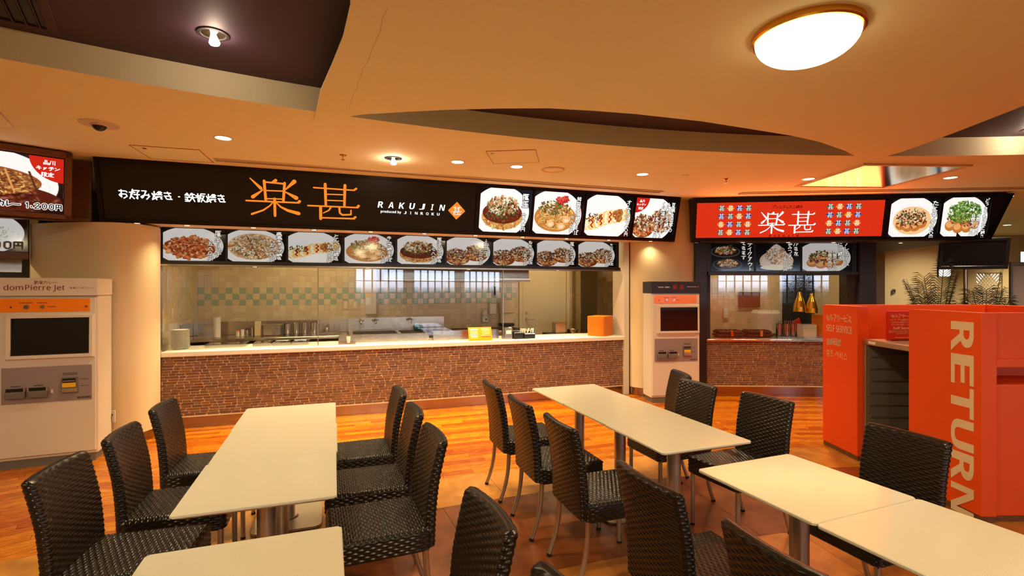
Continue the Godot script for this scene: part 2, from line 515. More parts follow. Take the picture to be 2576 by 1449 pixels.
var VOICED := {"ば": "は", "ぺ": "へ", "び": "ひ", "ど": "と", "ぎ": "き", "で": "て", "だ": "た", "ギ": "キ", "ザ": "サ", "ダ": "タ", "ズ": "ス", "プ": "フ", "ペ": "へ", "ビ": "ヒ", "ド": "ト", "ピ": "ヒ", "グ": "ク", "ゴ": "コ"}
var SMALL := {"ョ": "ヨ", "ッ": "ツ", "ャ": "ヤ", "っ": "つ"}

func glyph(ch: String, upright: bool) -> Array:
	var out := []
	var k := 1.0
	var off := Vector2.ZERO
	var base := ch
	if VOICED.has(ch):
		base = VOICED[ch]
		if ch in "ぺプペピ":
			out.append([Vector2(8.7, -0.6), Vector2(9.6, 0.3), Vector2(8.7, 1.2), Vector2(7.8, 0.3), Vector2(8.7, -0.6)])
		else:
			out.append([Vector2(7.6, -0.4), Vector2(8.3, 0.9)])
			out.append([Vector2(9.0, -0.7), Vector2(9.7, 0.6)])
	if SMALL.has(ch):
		base = SMALL[ch]
		k = 0.68
		off = Vector2(2.6, 0.6) if upright else Vector2(1.4, 2.6)
	if ch == "ー" and upright:
		return [[Vector2(5, 0.6), Vector2(5, 9)]]
	for s in str(STROKES.get(base, "")).split(" ", false):
		var pts := []
		for i in range(0, s.length() - 1, 2):
			pts.append(Vector2(int(s[i]), int(s[i + 1])) * k + off)
		out.append(pts)
	return out

# writes text with its first character's upper left corner at pos (x right, y up); down = set vertically; size is the field of one character
func write(b: MB, text: String, pos: Vector2, size: Vector2, weight: float, z: float, down := false, pitch := 1.08) -> void:
	for i in text.length():
		var o := pos + (Vector2(0, -size.y * pitch * i) if down else Vector2(size.x * pitch * i, 0))
		for s in glyph(text[i], down):
			var pts := []
			for p in s:
				pts.append(o + Vector2((p.x + 0.3) * size.x / 9.6, -(p.y + 0.3) * size.y / 9.6))
			b.stroke(pts, weight, weight, z)

func latin(text: String, width: float, height: float, bold := true, serif := false, depth := 0.002) -> ArrayMesh:
	var f := SystemFont.new()
	f.font_names = PackedStringArray(["Droid Serif" if serif else "Droid Sans"])
	f.font_weight = 700 if bold else 400
	var t := TextMesh.new()
	t.text = text
	t.font = f
	t.font_size = 64
	t.pixel_size = 0.01
	t.curve_step = 1.0
	t.depth = 0.02
	var src := t.get_mesh_arrays()
	var vs: PackedVector3Array = src[Mesh.ARRAY_VERTEX]
	var lo := Vector3.INF
	var hi := -Vector3.INF
	for p in vs:
		lo = lo.min(p)
		hi = hi.max(p)
	var s := Vector3(width / maxf(hi.x - lo.x, 1e-4), height / maxf(hi.y - lo.y, 1e-4), depth / 0.02)
	var b := MB.new()
	var ix: PackedInt32Array = src[Mesh.ARRAY_INDEX] if src[Mesh.ARRAY_INDEX] != null else PackedInt32Array(range(vs.size()))
	for i in range(0, ix.size() - 2, 3):
		var q := []
		for k in 3:
			var p := vs[ix[i + k]]
			q.append(Vector3((p.x - (lo.x + hi.x) / 2.0) * s.x, (p.y - (lo.y + hi.y) / 2.0) * s.y, (p.z - lo.z) * s.z))
		b.tri(q[0], q[2], q[1])
	return b.mesh()

# the two large characters of the stall's name, as tapering brush strokes in a field of 1 by 1 (x right, y up)
func name_character(b: MB, which: int, pos: Vector2, size: Vector2, z: float) -> void:
	var raku := [[[8, 0, 27, 26], 2, 6], [[30, 30, 12, 50], 2, 7], [[88, 2, 71, 26], 8, 2], [[70, 31, 91, 47], 2, 8], [[54, 2, 46, 9], 6, 3],
		[[33, 5, 35, 56], 5, 5], [[70, 8, 67, 56], 5, 5], [[33, 8, 71, 10], 3, 3.5], [[36, 31, 67, 30], 2.5, 2.5], [[36, 53, 66, 52], 2.5, 2.5],
		[[0, 61, 96, 60], 3.2, 3.2], [[92, 61, 97, 56], 2, 6], [[51, 52, 51, 99], 5, 5], [[48, 62, 42, 72, 30, 85, 9, 97], 2, 4], [[54, 63, 62, 74, 75, 83, 95, 90], 2, 7]]
	var jin := [[[11, 12, 90, 13], 3, 3], [[87, 13, 93, 8], 2, 5], [[33, 0, 34, 62], 6, 5], [[71, 0, 70, 61], 6, 5], [[36, 29, 68, 28], 2.5, 2.5], [[36, 47, 68, 46], 2.5, 2.5],
		[[0, 65, 97, 64], 3.2, 3.2], [[93, 64, 98, 59], 2, 6], [[24, 67, 24, 102], 6, 6], [[25, 99, 90, 98], 3, 3.5], [[86, 98, 92, 93], 2, 5], [[44, 66, 40, 76, 29, 85], 4, 2], [[60, 66, 61, 82, 66, 88, 83, 86, 83, 73], 4.5, 3]]
	for s in (raku if which == 0 else jin):
		var pts := []
		for i in range(0, s[0].size(), 2):
			pts.append(pos + Vector2(s[0][i] * size.x, -s[0][i + 1] * size.y) / 100.0)
		b.stroke(pts, s[1] * size.y / 100.0 * 1.4, s[2] * size.y / 100.0 * 1.4, z)

# ---------------------------------------------------------------- printed food pictures
const FINE := 2.0      # the pictures are drawn at twice their size and then reduced

func ellipse(im: Image, at: Vector2, radius: Vector2, tone: Color, turn := 0.0) -> void:
	var w := im.get_width()
	var h := im.get_height()
	var c := at * FINE
	var r := radius * FINE
	if absf(turn) < 0.01:
		for y in range(maxi(0, int(c.y - r.y)), mini(h, int(c.y + r.y) + 1)):
			var t := 1.0 - pow((y - c.y) / r.y, 2.0)
			if t > 0.0:
				var half := sqrt(t) * r.x
				var x0 := clampi(roundi(c.x - half), 0, w)
				var x1 := clampi(roundi(c.x + half), 0, w)
				if x1 > x0:
					im.fill_rect(Rect2i(x0, y, x1 - x0, 1), tone)
		return
	# a slanting ellipse, row by row
	var cs := cos(turn)
	var sn := sin(turn)
	var ax := pow(cs / r.x, 2.0) + pow(sn / r.y, 2.0)
	var m := maxf(r.x, r.y)
	for y in range(maxi(0, int(c.y - m)), mini(h, int(c.y + m) + 1)):
		var dy := y - c.y
		var bx_ := 2.0 * dy * cs * sn * (1.0 / (r.x * r.x) - 1.0 / (r.y * r.y))
		var cx_ := dy * dy * (pow(sn / r.x, 2.0) + pow(cs / r.y, 2.0)) - 1.0
		var disc := bx_ * bx_ - 4.0 * ax * cx_
		if disc > 0.0:
			var q := sqrt(disc)
			var x0 := clampi(roundi(c.x + (-bx_ - q) / (2.0 * ax)), 0, w)
			var x1 := clampi(roundi(c.x + (-bx_ + q) / (2.0 * ax)), 0, w)
			if x1 > x0:
				im.fill_rect(Rect2i(x0, y, x1 - x0, 1), tone)

func strand(im: Image, g: RandomNumberGenerator, c: Vector2, r: Vector2, thick: float, tone: Color) -> void:
	var a0 := g.randf() * TAU
	var a1 := a0 + g.randf_range(1.2, 3.6)
	for k in 34:
		var a := lerpf(a0, a1, k / 33.0)
		var p := c + Vector2(cos(a) * r.x, sin(a) * r.y)
		ellipse(im, p + Vector2(0.5, 1.1), Vector2(thick, thick), tone.darkened(0.3))
		ellipse(im, p, Vector2(thick, thick), tone)
		ellipse(im, p - Vector2(0.3, 0.6), Vector2(thick, thick) * 0.4, tone.lightened(0.25))

# morsels: each has a darker underside and a paler top, so that the print reads as heaped food
func scatter(im: Image, g: RandomNumberGenerator, c: Vector2, r: Vector2, count: int, size: Vector2, tones: Array) -> void:
	var n := int(count * 1.7)
	for k in n:
		var a := g.randf() * TAU
		var d := sqrt(g.randf())
		var tone: Color = tones[g.randi() % tones.size()]
		tone = tone.lightened(g.randf_range(0.0, 0.12)) if g.randf() < 0.5 else tone.darkened(g.randf_range(0.0, 0.18))
		var p := c + Vector2(cos(a) * r.x, sin(a) * r.y) * d
		var s := Vector2(g.randf_range(size.x, size.y) * 1.0, g.randf_range(size.x, size.y) * 0.5)
		var turn := g.randf() * 3.0 + 0.02
		ellipse(im, p + Vector2(0.4, 1.2), s, tone.darkened(0.38), turn)
		ellipse(im, p, s * 0.92, tone, turn)
		ellipse(im, p - Vector2(0.3, 0.7), s * 0.45, tone.lightened(0.16), turn)

func food(kind: String, seed_: int, ground := Color(0.05, 0.045, 0.04)) -> ImageTexture:
	var g := RandomNumberGenerator.new()
	g.seed = seed_
	var W := 240
	var HH := 190
	var im := Image.create(W, HH, false, Image.FORMAT_RGB8)
	im.fill(ground)
	im.resize(int(W * FINE), int(HH * FINE), Image.INTERPOLATE_NEAREST)
	var c := Vector2(104, 98)
	var sauce := Color(0.42, 0.14, 0.06)
	var bread := Color(0.86, 0.6, 0.32)
	var cream := Color(0.97, 0.88, 0.7)
	var green := Color(0.25, 0.38, 0.14)
	if kind != "takeout" and kind != "ice":
		ellipse(im, Vector2(98, 100), Vector2(122, 99), Color(0.99, 0.98, 0.96))
		ellipse(im, Vector2(98, 108), Vector2(108, 82), Color(0.93, 0.92, 0.9))
		ellipse(im, Vector2(98, 106), Vector2(106, 81), Color(0.985, 0.975, 0.96))
	match kind:
		"pancake":
			ellipse(im, c + Vector2(0, 22), Vector2(88, 50), bread)
			scatter(im, g, c + Vector2(0, 26), Vector2(82, 44), 70, Vector2(4, 10), [bread, Color(0.9, 0.7, 0.35), Color(0.75, 0.4, 0.18), Color(0.85, 0.82, 0.5)])
			ellipse(im, c + Vector2(0, 6), Vector2(85, 42), sauce)
			scatter(im, g, c + Vector2(0, 4), Vector2(78, 38), 90, Vector2(3, 9), [sauce, Color(0.3, 0.1, 0.05), green, Color(0.52, 0.2, 0.08)])
			scatter(im, g, c + Vector2(0, -22), Vector2(66, 34), 110, Vector2(4, 13), [cream, Color(0.9, 0.66, 0.42), Color(0.8, 0.5, 0.28), Color(0.98, 0.93, 0.82), sauce])
			scatter(im, g, c + Vector2(0, -14), Vector2(72, 40), 45, Vector2(2, 5), [green, Color(0.4, 0.5, 0.2)])
		"halves":
			for s in [Vector2(-46, 22), Vector2(44, -2)]:
				ellipse(im, c + s + Vector2(2, 24), Vector2(56, 36), Color(0.5, 0.22, 0.08))
				scatter(im, g, c + s + Vector2(0, 22), Vector2(52, 32), 60, Vector2(5, 12), [bread, Color(0.85, 0.5, 0.25), Color(0.7, 0.3, 0.12), Color(0.93, 0.76, 0.5)])
				scatter(im, g, c + s - Vector2(0, 4), Vector2(54, 34), 120, Vector2(3, 10), [sauce, Color(0.6, 0.28, 0.14), cream, Color(0.72, 0.4, 0.22), Color(0.4, 0.16, 0.07), Color(0.85, 0.6, 0.42)])
				scatter(im, g, c + s - Vector2(0, 10), Vector2(48, 24), 26, Vector2(2, 5), [green, Color(0.98, 0.93, 0.85)])
		"noodle":
			ellipse(im, c + Vector2(0, 14), Vector2(92, 58), Color(0.8, 0.5, 0.22))
			for k in 110:
				strand(im, g, c + Vector2(g.randf_range(-52, 52), g.randf_range(-14, 46)), Vector2(g.randf_range(14, 34), g.randf_range(9, 22)), 2.2, [Color(0.93, 0.72, 0.36), Color(0.85, 0.58, 0.26), Color(0.96, 0.8, 0.5), Color(0.72, 0.42, 0.16)][g.randi() % 4])
			scatter(im, g, c + Vector2(-6, -26), Vector2(70, 26), 70, Vector2(3, 9), [green, Color(0.45, 0.5, 0.2), Color(0.6, 0.3, 0.12), cream])
			for s in [Vector2(-20, 40), Vector2(48, 22), Vector2(28, 48)]:
				ellipse(im, c + s, Vector2(17, 14), Color(0.98, 0.72, 0.5))
				ellipse(im, c + s + Vector2(1, 2), Vector2(10, 7), Color(0.99, 0.86, 0.7))
			scatter(im, g, c + Vector2(26, -58), Vector2(26, 16), 40, Vector2(3, 9), [Color(0.85, 0.15, 0.12), Color(0.93, 0.3, 0.25)])
		"omelette":
			for k in 26:
				var t := k / 25.0
				var q := c + Vector2(-92 + 184 * t, 34 - 50 * t + sin(t * 9.0) * 4.0)
				ellipse(im, q, Vector2(20, 30 - 9 * absf(t - 0.5)), [Color(0.98, 0.85, 0.5), Color(0.96, 0.78, 0.42), Color(0.99, 0.93, 0.8)][k % 3])
			for k in 9:
				var q := c + Vector2(-86 + k * 21, 30 - k * 6)
				for y in 44:
					ellipse(im, q + Vector2(sin(y * 0.3 + k) * 4.0, -20 + y), Vector2(3.4, 2), Color(0.72, 0.13, 0.06) if k % 2 else Color(0.99, 0.96, 0.9))
			scatter(im, g, c + Vector2(56, -8), Vector2(26, 24), 30, Vector2(4, 10), [Color(0.85, 0.55, 0.2), Color(0.75, 0.4, 0.15)])
			scatter(im, g, c + Vector2(-60, 6), Vector2(36, 20), 26, Vector2(2, 5), [green, sauce])
		"kimchi":
			scatter(im, g, c + Vector2(-4, 12), Vector2(88, 56), 130, Vector2(8, 19), [Color(0.82, 0.36, 0.14), Color(0.9, 0.5, 0.24), Color(0.7, 0.26, 0.1), Color(0.94, 0.62, 0.36)])
			scatter(im, g, c + Vector2(0, 2), Vector2(80, 48), 70, Vector2(4, 9), [Color(0.95, 0.7, 0.48), Color(0.62, 0.2, 0.08), Color(0.85, 0.42, 0.2)])
		"pizza":
			ellipse(im, c, Vector2(98, 72), Color(0.9, 0.72, 0.5))
			scatter(im, g, c, Vector2(92, 66), 150, Vector2(4, 12), [Color(0.95, 0.83, 0.66), Color(0.87, 0.62, 0.42), Color(0.98, 0.9, 0.78), Color(0.8, 0.5, 0.32)])
			scatter(im, g, c, Vector2(88, 62), 70, Vector2(2, 4), [green, Color(0.35, 0.45, 0.2)])
			for k in 90:
				ellipse(im, c + Vector2(-30 + k * 0.55, -64 + k * 1.45), Vector2(1.6, 1.6), Color(0.45, 0.25, 0.12))
		"balls", "leek", "cracker":
			if kind == "cracker":
				ellipse(im, c + Vector2(4, 10), Vector2(86, 62), Color(0.96, 0.78, 0.56))
			for k in 7:
				var q: Vector2 = c + [Vector2(-54, 34), Vector2(-16, 44), Vector2(24, 42), Vector2(58, 26), Vector2(-34, 6), Vector2(6, 10), Vector2(42, 0)][k] * (0.8 if kind == "cracker" else 1.0)
				ellipse(im, q, Vector2(25, 24), Color(0.78, 0.46, 0.2))
				ellipse(im, q + Vector2(-4, -5), Vector2(17, 15), Color(0.92, 0.66, 0.38))
			scatter(im, g, c + Vector2(0, 4), Vector2(70, 34), 50, Vector2(3, 10), [sauce, Color(0.55, 0.24, 0.1), Color(0.95, 0.85, 0.7)])
			if kind == "leek":
				scatter(im, g, c + Vector2(6, -26), Vector2(78, 46), 260, Vector2(3, 7), [Color(0.3, 0.5, 0.12), Color(0.45, 0.65, 0.2), Color(0.2, 0.36, 0.1), Color(0.68, 0.8, 0.4)])
			else:
				scatter(im, g, c + Vector2(0, -10), Vector2(66, 34), 70, Vector2(3, 8), [cream, Color(0.9, 0.7, 0.5), sauce, green])
		"ice":
			ellipse(im, Vector2(112, 120), Vector2(92, 66), Color(0.9, 0.78, 0.66))
			for k in 70:
				var t := k / 69.0
				ellipse(im, Vector2(112, 150 - 134 * t), Vector2(86 * pow(1.0 - t, 0.55) + 4, 10), Color(0.97, 0.9, 0.82).darkened(0.05 * (k % 3)))
			scatter(im, g, Vector2(112, 84), Vector2(60, 58), 120, Vector2(3, 9), [Color(0.75, 0.5, 0.35), Color(0.99, 0.94, 0.88), Color(0.85, 0.65, 0.5)])
			ellipse(im, Vector2(112, 166), Vector2(88, 18), Color(0.98, 0.93, 0.86))
		"takeout":
			for s in [Vector2(80, 50), Vector2(92, 138)]:
				ellipse(im, s + Vector2(0, 8), Vector2(84, 40), Color(0.32, 0.3, 0.3))
				ellipse(im, s + Vector2(0, 5), Vector2(76, 34), Color(0.1, 0.09, 0.09))
				scatter(im, g, s, Vector2(54, 24), 60, Vector2(7, 14), [Color(0.85, 0.55, 0.28), cream, Color(0.75, 0.4, 0.2), sauce])
				scatter(im, g, s + Vector2(0, -6), Vector2(48, 20), 40, Vector2(2, 6), [Color(0.98, 0.9, 0.78), green])
		"cutlet":
			ellipse(im, c + Vector2(10, 46), Vector2(112, 44), Color(0.36, 0.12, 0.06))
			scatter(im, g, c + Vector2(10, 48), Vector2(104, 40), 60, Vector2(5, 14), [Color(0.4, 0.14, 0.07), Color(0.3, 0.09, 0.05), Color(0.5, 0.2, 0.1)])
			ellipse(im, c + Vector2(-8, -4), Vector2(96, 42), Color(0.62, 0.33, 0.13))
			scatter(im, g, c + Vector2(-8, -2), Vector2(92, 40), 380, Vector2(2, 6), [Color(0.8, 0.5, 0.2), Color(0.62, 0.33, 0.12), Color(0.92, 0.66, 0.32), Color(0.5, 0.24, 0.1)])
			for k in 5:
				for y in 66:
					ellipse(im, c + Vector2(-80 + k * 37 + y * 0.22, -38 + y), Vector2(1.8, 1.6), Color(0.88, 0.62, 0.34) if k % 2 else Color(0.35, 0.15, 0.06))
		"rice":
			ellipse(im, c + Vector2(-40, 26), Vector2(80, 56), Color(0.3, 0.08, 0.06))
			ellipse(im, c + Vector2(26, -6), Vector2(66, 48), Color(0.98, 0.97, 0.93))
			scatter(im, g, c + Vector2(26, -6), Vector2(60, 42), 90, Vector2(2, 5), [Color(0.99, 0.98, 0.95), Color(0.93, 0.91, 0.86)])
			scatter(im, g, c + Vector2(20, -16), Vector2(34, 14), 14, Vector2(4, 11), [Color(0.93, 0.55, 0.2)])
	if kind != "takeout" and kind != "ice":
		im = im.get_region(Rect2i(int(6 * FINE), int(10 * FINE), int(222 * FINE), int(170 * FINE)))
	im.resize(190, 150, Image.INTERPOLATE_LANCZOS)
	return ImageTexture.create_from_image(im)

# ---------------------------------------------------------------- the place
var WARM := Color(1.0, 0.91, 0.7)

func _ready() -> void:
	rng.seed = 7
	var cam := Camera3D.new()
	cam.name = "camera"
	add_child(cam)
	cam.position = Vector3(0, EYE, 0)
	cam.fov = rad_to_deg(2.0 * atan(724.5 / 1270.0))
	cam.near = 0.05
	cam.far = 120.0
	cam.current = true
	var sky_mat := ProceduralSkyMaterial.new()
	sky_mat.sky_top_color = Color(0.5, 0.68, 0.95)
	sky_mat.sky_horizon_color = Color(0.82, 0.89, 0.98)
	sky_mat.ground_horizon_color = Color(0.6, 0.62, 0.62)
	sky_mat.ground_bottom_color = Color(0.4, 0.4, 0.38)
	sky_mat.sky_energy_multiplier = 3.0
	sky_mat.ground_energy_multiplier = 1.5
	var sky := Sky.new()
	sky.sky_material = sky_mat
	var env := Environment.new()
	env.background_mode = Environment.BG_SKY
	env.sky = sky
	env.tonemap_mode = Environment.TONE_MAPPER_LINEAR
	env.tonemap_exposure = 1.0
	env.sdfgi_enabled = true
	env.ssao_enabled = true
	env.ssil_enabled = true
	var we := WorldEnvironment.new()
	we.name = "world_environment"
	we.environment = env
	add_child(we)
	F1 = place(Vector3(-3.94, 0, -5.68), 18.9)
	F2 = place(Vector3(2.86, 0, -7.46), -2.0)
	F0 = place(Vector3(-4.96, 0, -5.2), 42.0)
	make_materials()
	build_floor()
	build_ceiling()
	build_walls()
	build_window_wall()
	build_ceiling_fittings()
	build_stall_one()
	build_stall_two()
	build_curry_stall()
	build_signs()
	build_tables_and_chairs()
	build_return_unit()
	build_background()

func sector(r0: float, r1: float, a0: float, a1: float, step := 2.0) -> PackedVector2Array:
	var out := PackedVector2Array()
	var k := maxi(1, ceili((a1 - a0) / step))
	for i in k + 1:
		var p := arc_point(r0, lerpf(a0, a1, float(i) / k))
		out.append(Vector2(p.x, p.z))
	for i in k + 1:
		var p := arc_point(r1, lerpf(a1, a0, float(i) / k))
		out.append(Vector2(p.x, p.z))
	return out

func plank_into(b: MB, poly: PackedVector2Array, along: Vector2, off: Vector2, y0: float, y1: float) -> void:
	var p := poly.duplicate()
	if Geometry2D.is_polygon_clockwise(p):
		p.reverse()
	var across := Vector2(-along.y, along.x)
	var ix := Geometry2D.triangulate_polygon(p)
	for t in range(0, ix.size(), 3):
		var tri := [p[ix[t]], p[ix[t + 1]], p[ix[t + 2]]]
		if (tri[1] - tri[0]).cross(tri[2] - tri[0]) > 0.0:
			tri.reverse()
		# counter-clockwise seen from above is clockwise in (x, z)
		for q in [tri[0], tri[2], tri[1]]:
			b.put(Vector3(q.x, y1, q.y), Vector3.UP, Vector2(q.dot(along) * 0.7, q.dot(across) * 0.7) + off)
	for i in p.size():
		var a := p[i]
		var c := p[(i + 1) % p.size()]
		var qs := [Vector3(a.x, y0, a.y), Vector3(c.x, y0, c.y), Vector3(c.x, y1, c.y), Vector3(a.x, y1, a.y)]
		var e := c - a
		b.face(qs, (qs[0] + qs[2]) / 2.0 - Vector3(e.y, 0, -e.x))

func build_floor() -> void:
	var fl := setting("floor", "glossy orange wood strip floor with curved tan and brown bands")
	part("floor_slab", span(-9, 17, -0.12, -0.006, -15, 6.2), mats.joint, fl)
	var all := []
	var wide := 0.085
	var sectors := [[-62.0, -34.0, 40.0], [-34.0, -6.3, 18.9], [-6.3, 32.0, -2.0]]
	for s in sectors:
		var region := sector(11.9, 14.8, s[0], s[1], 1.5)
		var th := deg_to_rad(s[2])
		var along := Vector2(cos(th), -sin(th))
		var across := Vector2(-along.y, along.x)
		var lo := Vector2.INF
		var hi := -Vector2.INF
		for p in region:
			var q := Vector2(p.dot(along), p.dot(across))
			lo = lo.min(q)
			hi = hi.max(q)
		var row := floorf(lo.y / wide)
		while row * wide < hi.y:
			var x := lo.x - rng.randf() * 0.9
			while x < hi.x:
				var len := rng.randf_range(0.55, 1.15)
				var g := 0.0012
				var rect := PackedVector2Array()
				for k in [[x + g, row * wide + g], [x + len - g, row * wide + g], [x + len - g, (row + 1) * wide - g], [x + g, (row + 1) * wide - g]]:
					rect.append(along * k[0] + across * k[1])
				for cut in Geometry2D.intersect_polygons(rect, region):
					var mid := Vector2.ZERO
					for q in cut:
						mid += q / cut.size()
					var depth := -mid.y
					if depth < 1.0:
						continue
					var px := 1288.0 + 1270.0 * mid.x / depth
					var seen := 1.0 if px > -60.0 and px < 2300.0 else 0.01
					all.append([seen * len / pow(depth, 3.0), cut, along, rng.randi() % 6, Vector2(rng.randf(), rng.randf())])
				x += len
			row += 1.0
	all.sort_custom(func(a, b): return a[0] > b[0])
	var rest := MB.new()
	rest.coloured = true
	for i in all.size():
		var a: Array = all[i]
		if i < 300:
			var b := MB.new()
			plank_into(b, a[1], a[2], a[4], -0.006, 0.0)
			part("plank_%03d" % (i + 1), b, mats["plank_%d" % a[3]], fl)
		else:
			rest.tint = (mats["plank_%d" % a[3]].albedo_color as Color).srgb_to_linear()
			plank_into(rest, a[1], a[2], a[4], -0.006, 0.0)
	var many := part("plank_field", rest, mats.plank_many, fl)
	many.set_meta("kind", "stuff")
	# curved bands of large boards inside the strip floor
	var radii := [11.9, 11.35, 10.32, 9.2, 7.9, 6.4, 3.0]
	for k in radii.size() - 1:
		var step: float = [4.0, 5.0, 5.0, 6.0, 8.0, 12.0][k]
		var a := -64.0 + step * 0.3 * k
		while a < 70.0:
			var poly := sector(radii[k + 1] + 0.0015, radii[k] - 0.0015, a + 0.008, a + step - 0.008, 1.0)
			var b := MB.new()
			b.prism(poly, -0.006, 0.0005)
			part("band_board", b, mats["band_%d_%d" % [[0, 1, 2, 1, 2, 1][k], rng.randi() % 2]], fl)
			a += step

func build_ceiling() -> void:
	var ce := setting("ceiling", "tan ceiling ring around a dark recess with a broad hanging panel")
	var ring := MB.new()
	var fascia := MB.new()
	var a := -100.0
	while a < 99.9:
		var p0 := arc_point(11.785, a, CEIL)
		var p1 := arc_point(11.785, a + 2.0, CEIL)
		var q0 := arc_point(27.0, a, CEIL)
		var q1 := arc_point(27.0, a + 2.0, CEIL)
		var up := Vector3.UP * 0.4
		ring.face([p0, p1, q1, q0], p0 + Vector3.UP)
		ring.face([p0 + up, p1 + up, q1 + up, q0 + up], p0 - Vector3.UP)
		fascia.smooth_quad(p0, p1, p1 + up, p0 + up, (ARC - p0) * Vector3(1, 0, 1), (ARC - p1) * Vector3(1, 0, 1), (ARC - p1) * Vector3(1, 0, 1), (ARC - p0) * Vector3(1, 0, 1))
		a += 2.0
	part("ceiling_ring", ring, mats.plaster, ce)
	part("fascia", fascia, mats.plaster, ce)
	var disc := PackedVector2Array()
	for i in 90:
		var p := arc_point(12.1, 4.0 * i)
		disc.append(Vector2(p.x, p.z))
	var rec := MB.new()
	rec.prism(disc, RECESS, RECESS + 0.15)
	part("recess", rec, mats.recess_paint, ce)
	var outline := PackedVector2Array()
	for q in [[-1.52, 3.87], [-1.1, 3.72], [-0.75, 3.66], [-0.45, 3.62], [-0.1, 3.595], [0.26, 3.59], [0.58, 3.64], [0.91, 3.71], [1.45, 3.87], [1.97, 4.08], [2.33, 4.23], [2.68, 4.41], [3.1, 4.7], [3.59, 5.12],
			[3.66, 4.75], [3.66, 4.41], [3.63, 4.0], [3.59, 3.54], [3.5, 2.8], [3.4, 1.6], [3.4, 0.0], [3.7, -2.0], [4.2, -4.0], [-1.6, -4.0], [-0.9, -2.4], [-0.45, -0.8], [-0.36, 0.6], [-0.5, 1.5], [-0.73, 2.28], [-0.86, 2.57], [-1.02, 2.87], [-1.24, 3.27]]:
		outline.append(Vector2(q[0], -q[1]))
	var slab := MB.new()
	slab.prism(outline, 2.878, 2.888)
	for unseen_core in Geometry2D.offset_polygon(outline, -0.4):  # unseen inset body above the thin panel, placed to block light
		slab.prism(unseen_core, 2.888, 3.06)
	part("hanging_panel", slab, mats.plaster, ce)
	# the plasterboard seam that has opened near the panel's left corner
	var seam := MB.new()
	var last := Vector3(-0.57, 2.8775, -2.31)
	for i in 14:
		var t := (i + 1) / 14.0
		var nxt := Vector3(lerpf(-0.57, -1.16, t) + rng.randf_range(-0.008, 0.008), 2.8775, lerpf(-2.31, -3.58, t))
		var w := Vector3(0.0025, 0, 0)
		seam.face([last - w, last + w, nxt + w, nxt - w], last + Vector3.UP)
		last = nxt
	part("seam", seam, mats.wall_paint, ce)

func curve_wall(called: String, pts: Array, y0: float, y1: float, thick: float, m: Material, parent: Node3D) -> void:
	var b := MB.new()
	for i in pts.size() - 1:
		var p: Vector2 = pts[i]
		var q: Vector2 = pts[i + 1]
		var d := (q - p).normalized()
		var back := Vector2(d.y, -d.x) * thick      # to the left of the walk, away from the room
		var np := Vector3(-back.x, 0, -back.y)
		var n0 := np
		var n1 := np
		if i > 0:
			var e: Vector2 = (q - pts[i - 1]).normalized()
			n0 = Vector3(-e.y, 0, e.x)
		if i + 2 < pts.size():
			var e: Vector2 = (pts[i + 2] - p).normalized()
			n1 = Vector3(-e.y, 0, e.x)
		b.smooth_quad(Vector3(p.x, y0, p.y), Vector3(q.x, y0, q.y), Vector3(q.x, y1, q.y), Vector3(p.x, y1, p.y), n0, n1, n1, n0)
		var pb := p + back
		var qb := q + back
		b.quad(Vector3(qb.x, y0, qb.y), Vector3(pb.x, y0, pb.y), Vector3(pb.x, y1, pb.y), Vector3(qb.x, y1, qb.y))
		b.quad(Vector3(p.x, y1, p.y), Vector3(q.x, y1, q.y), Vector3(qb.x, y1, qb.y), Vector3(pb.x, y1, pb.y))
	part(called, b, m, parent)

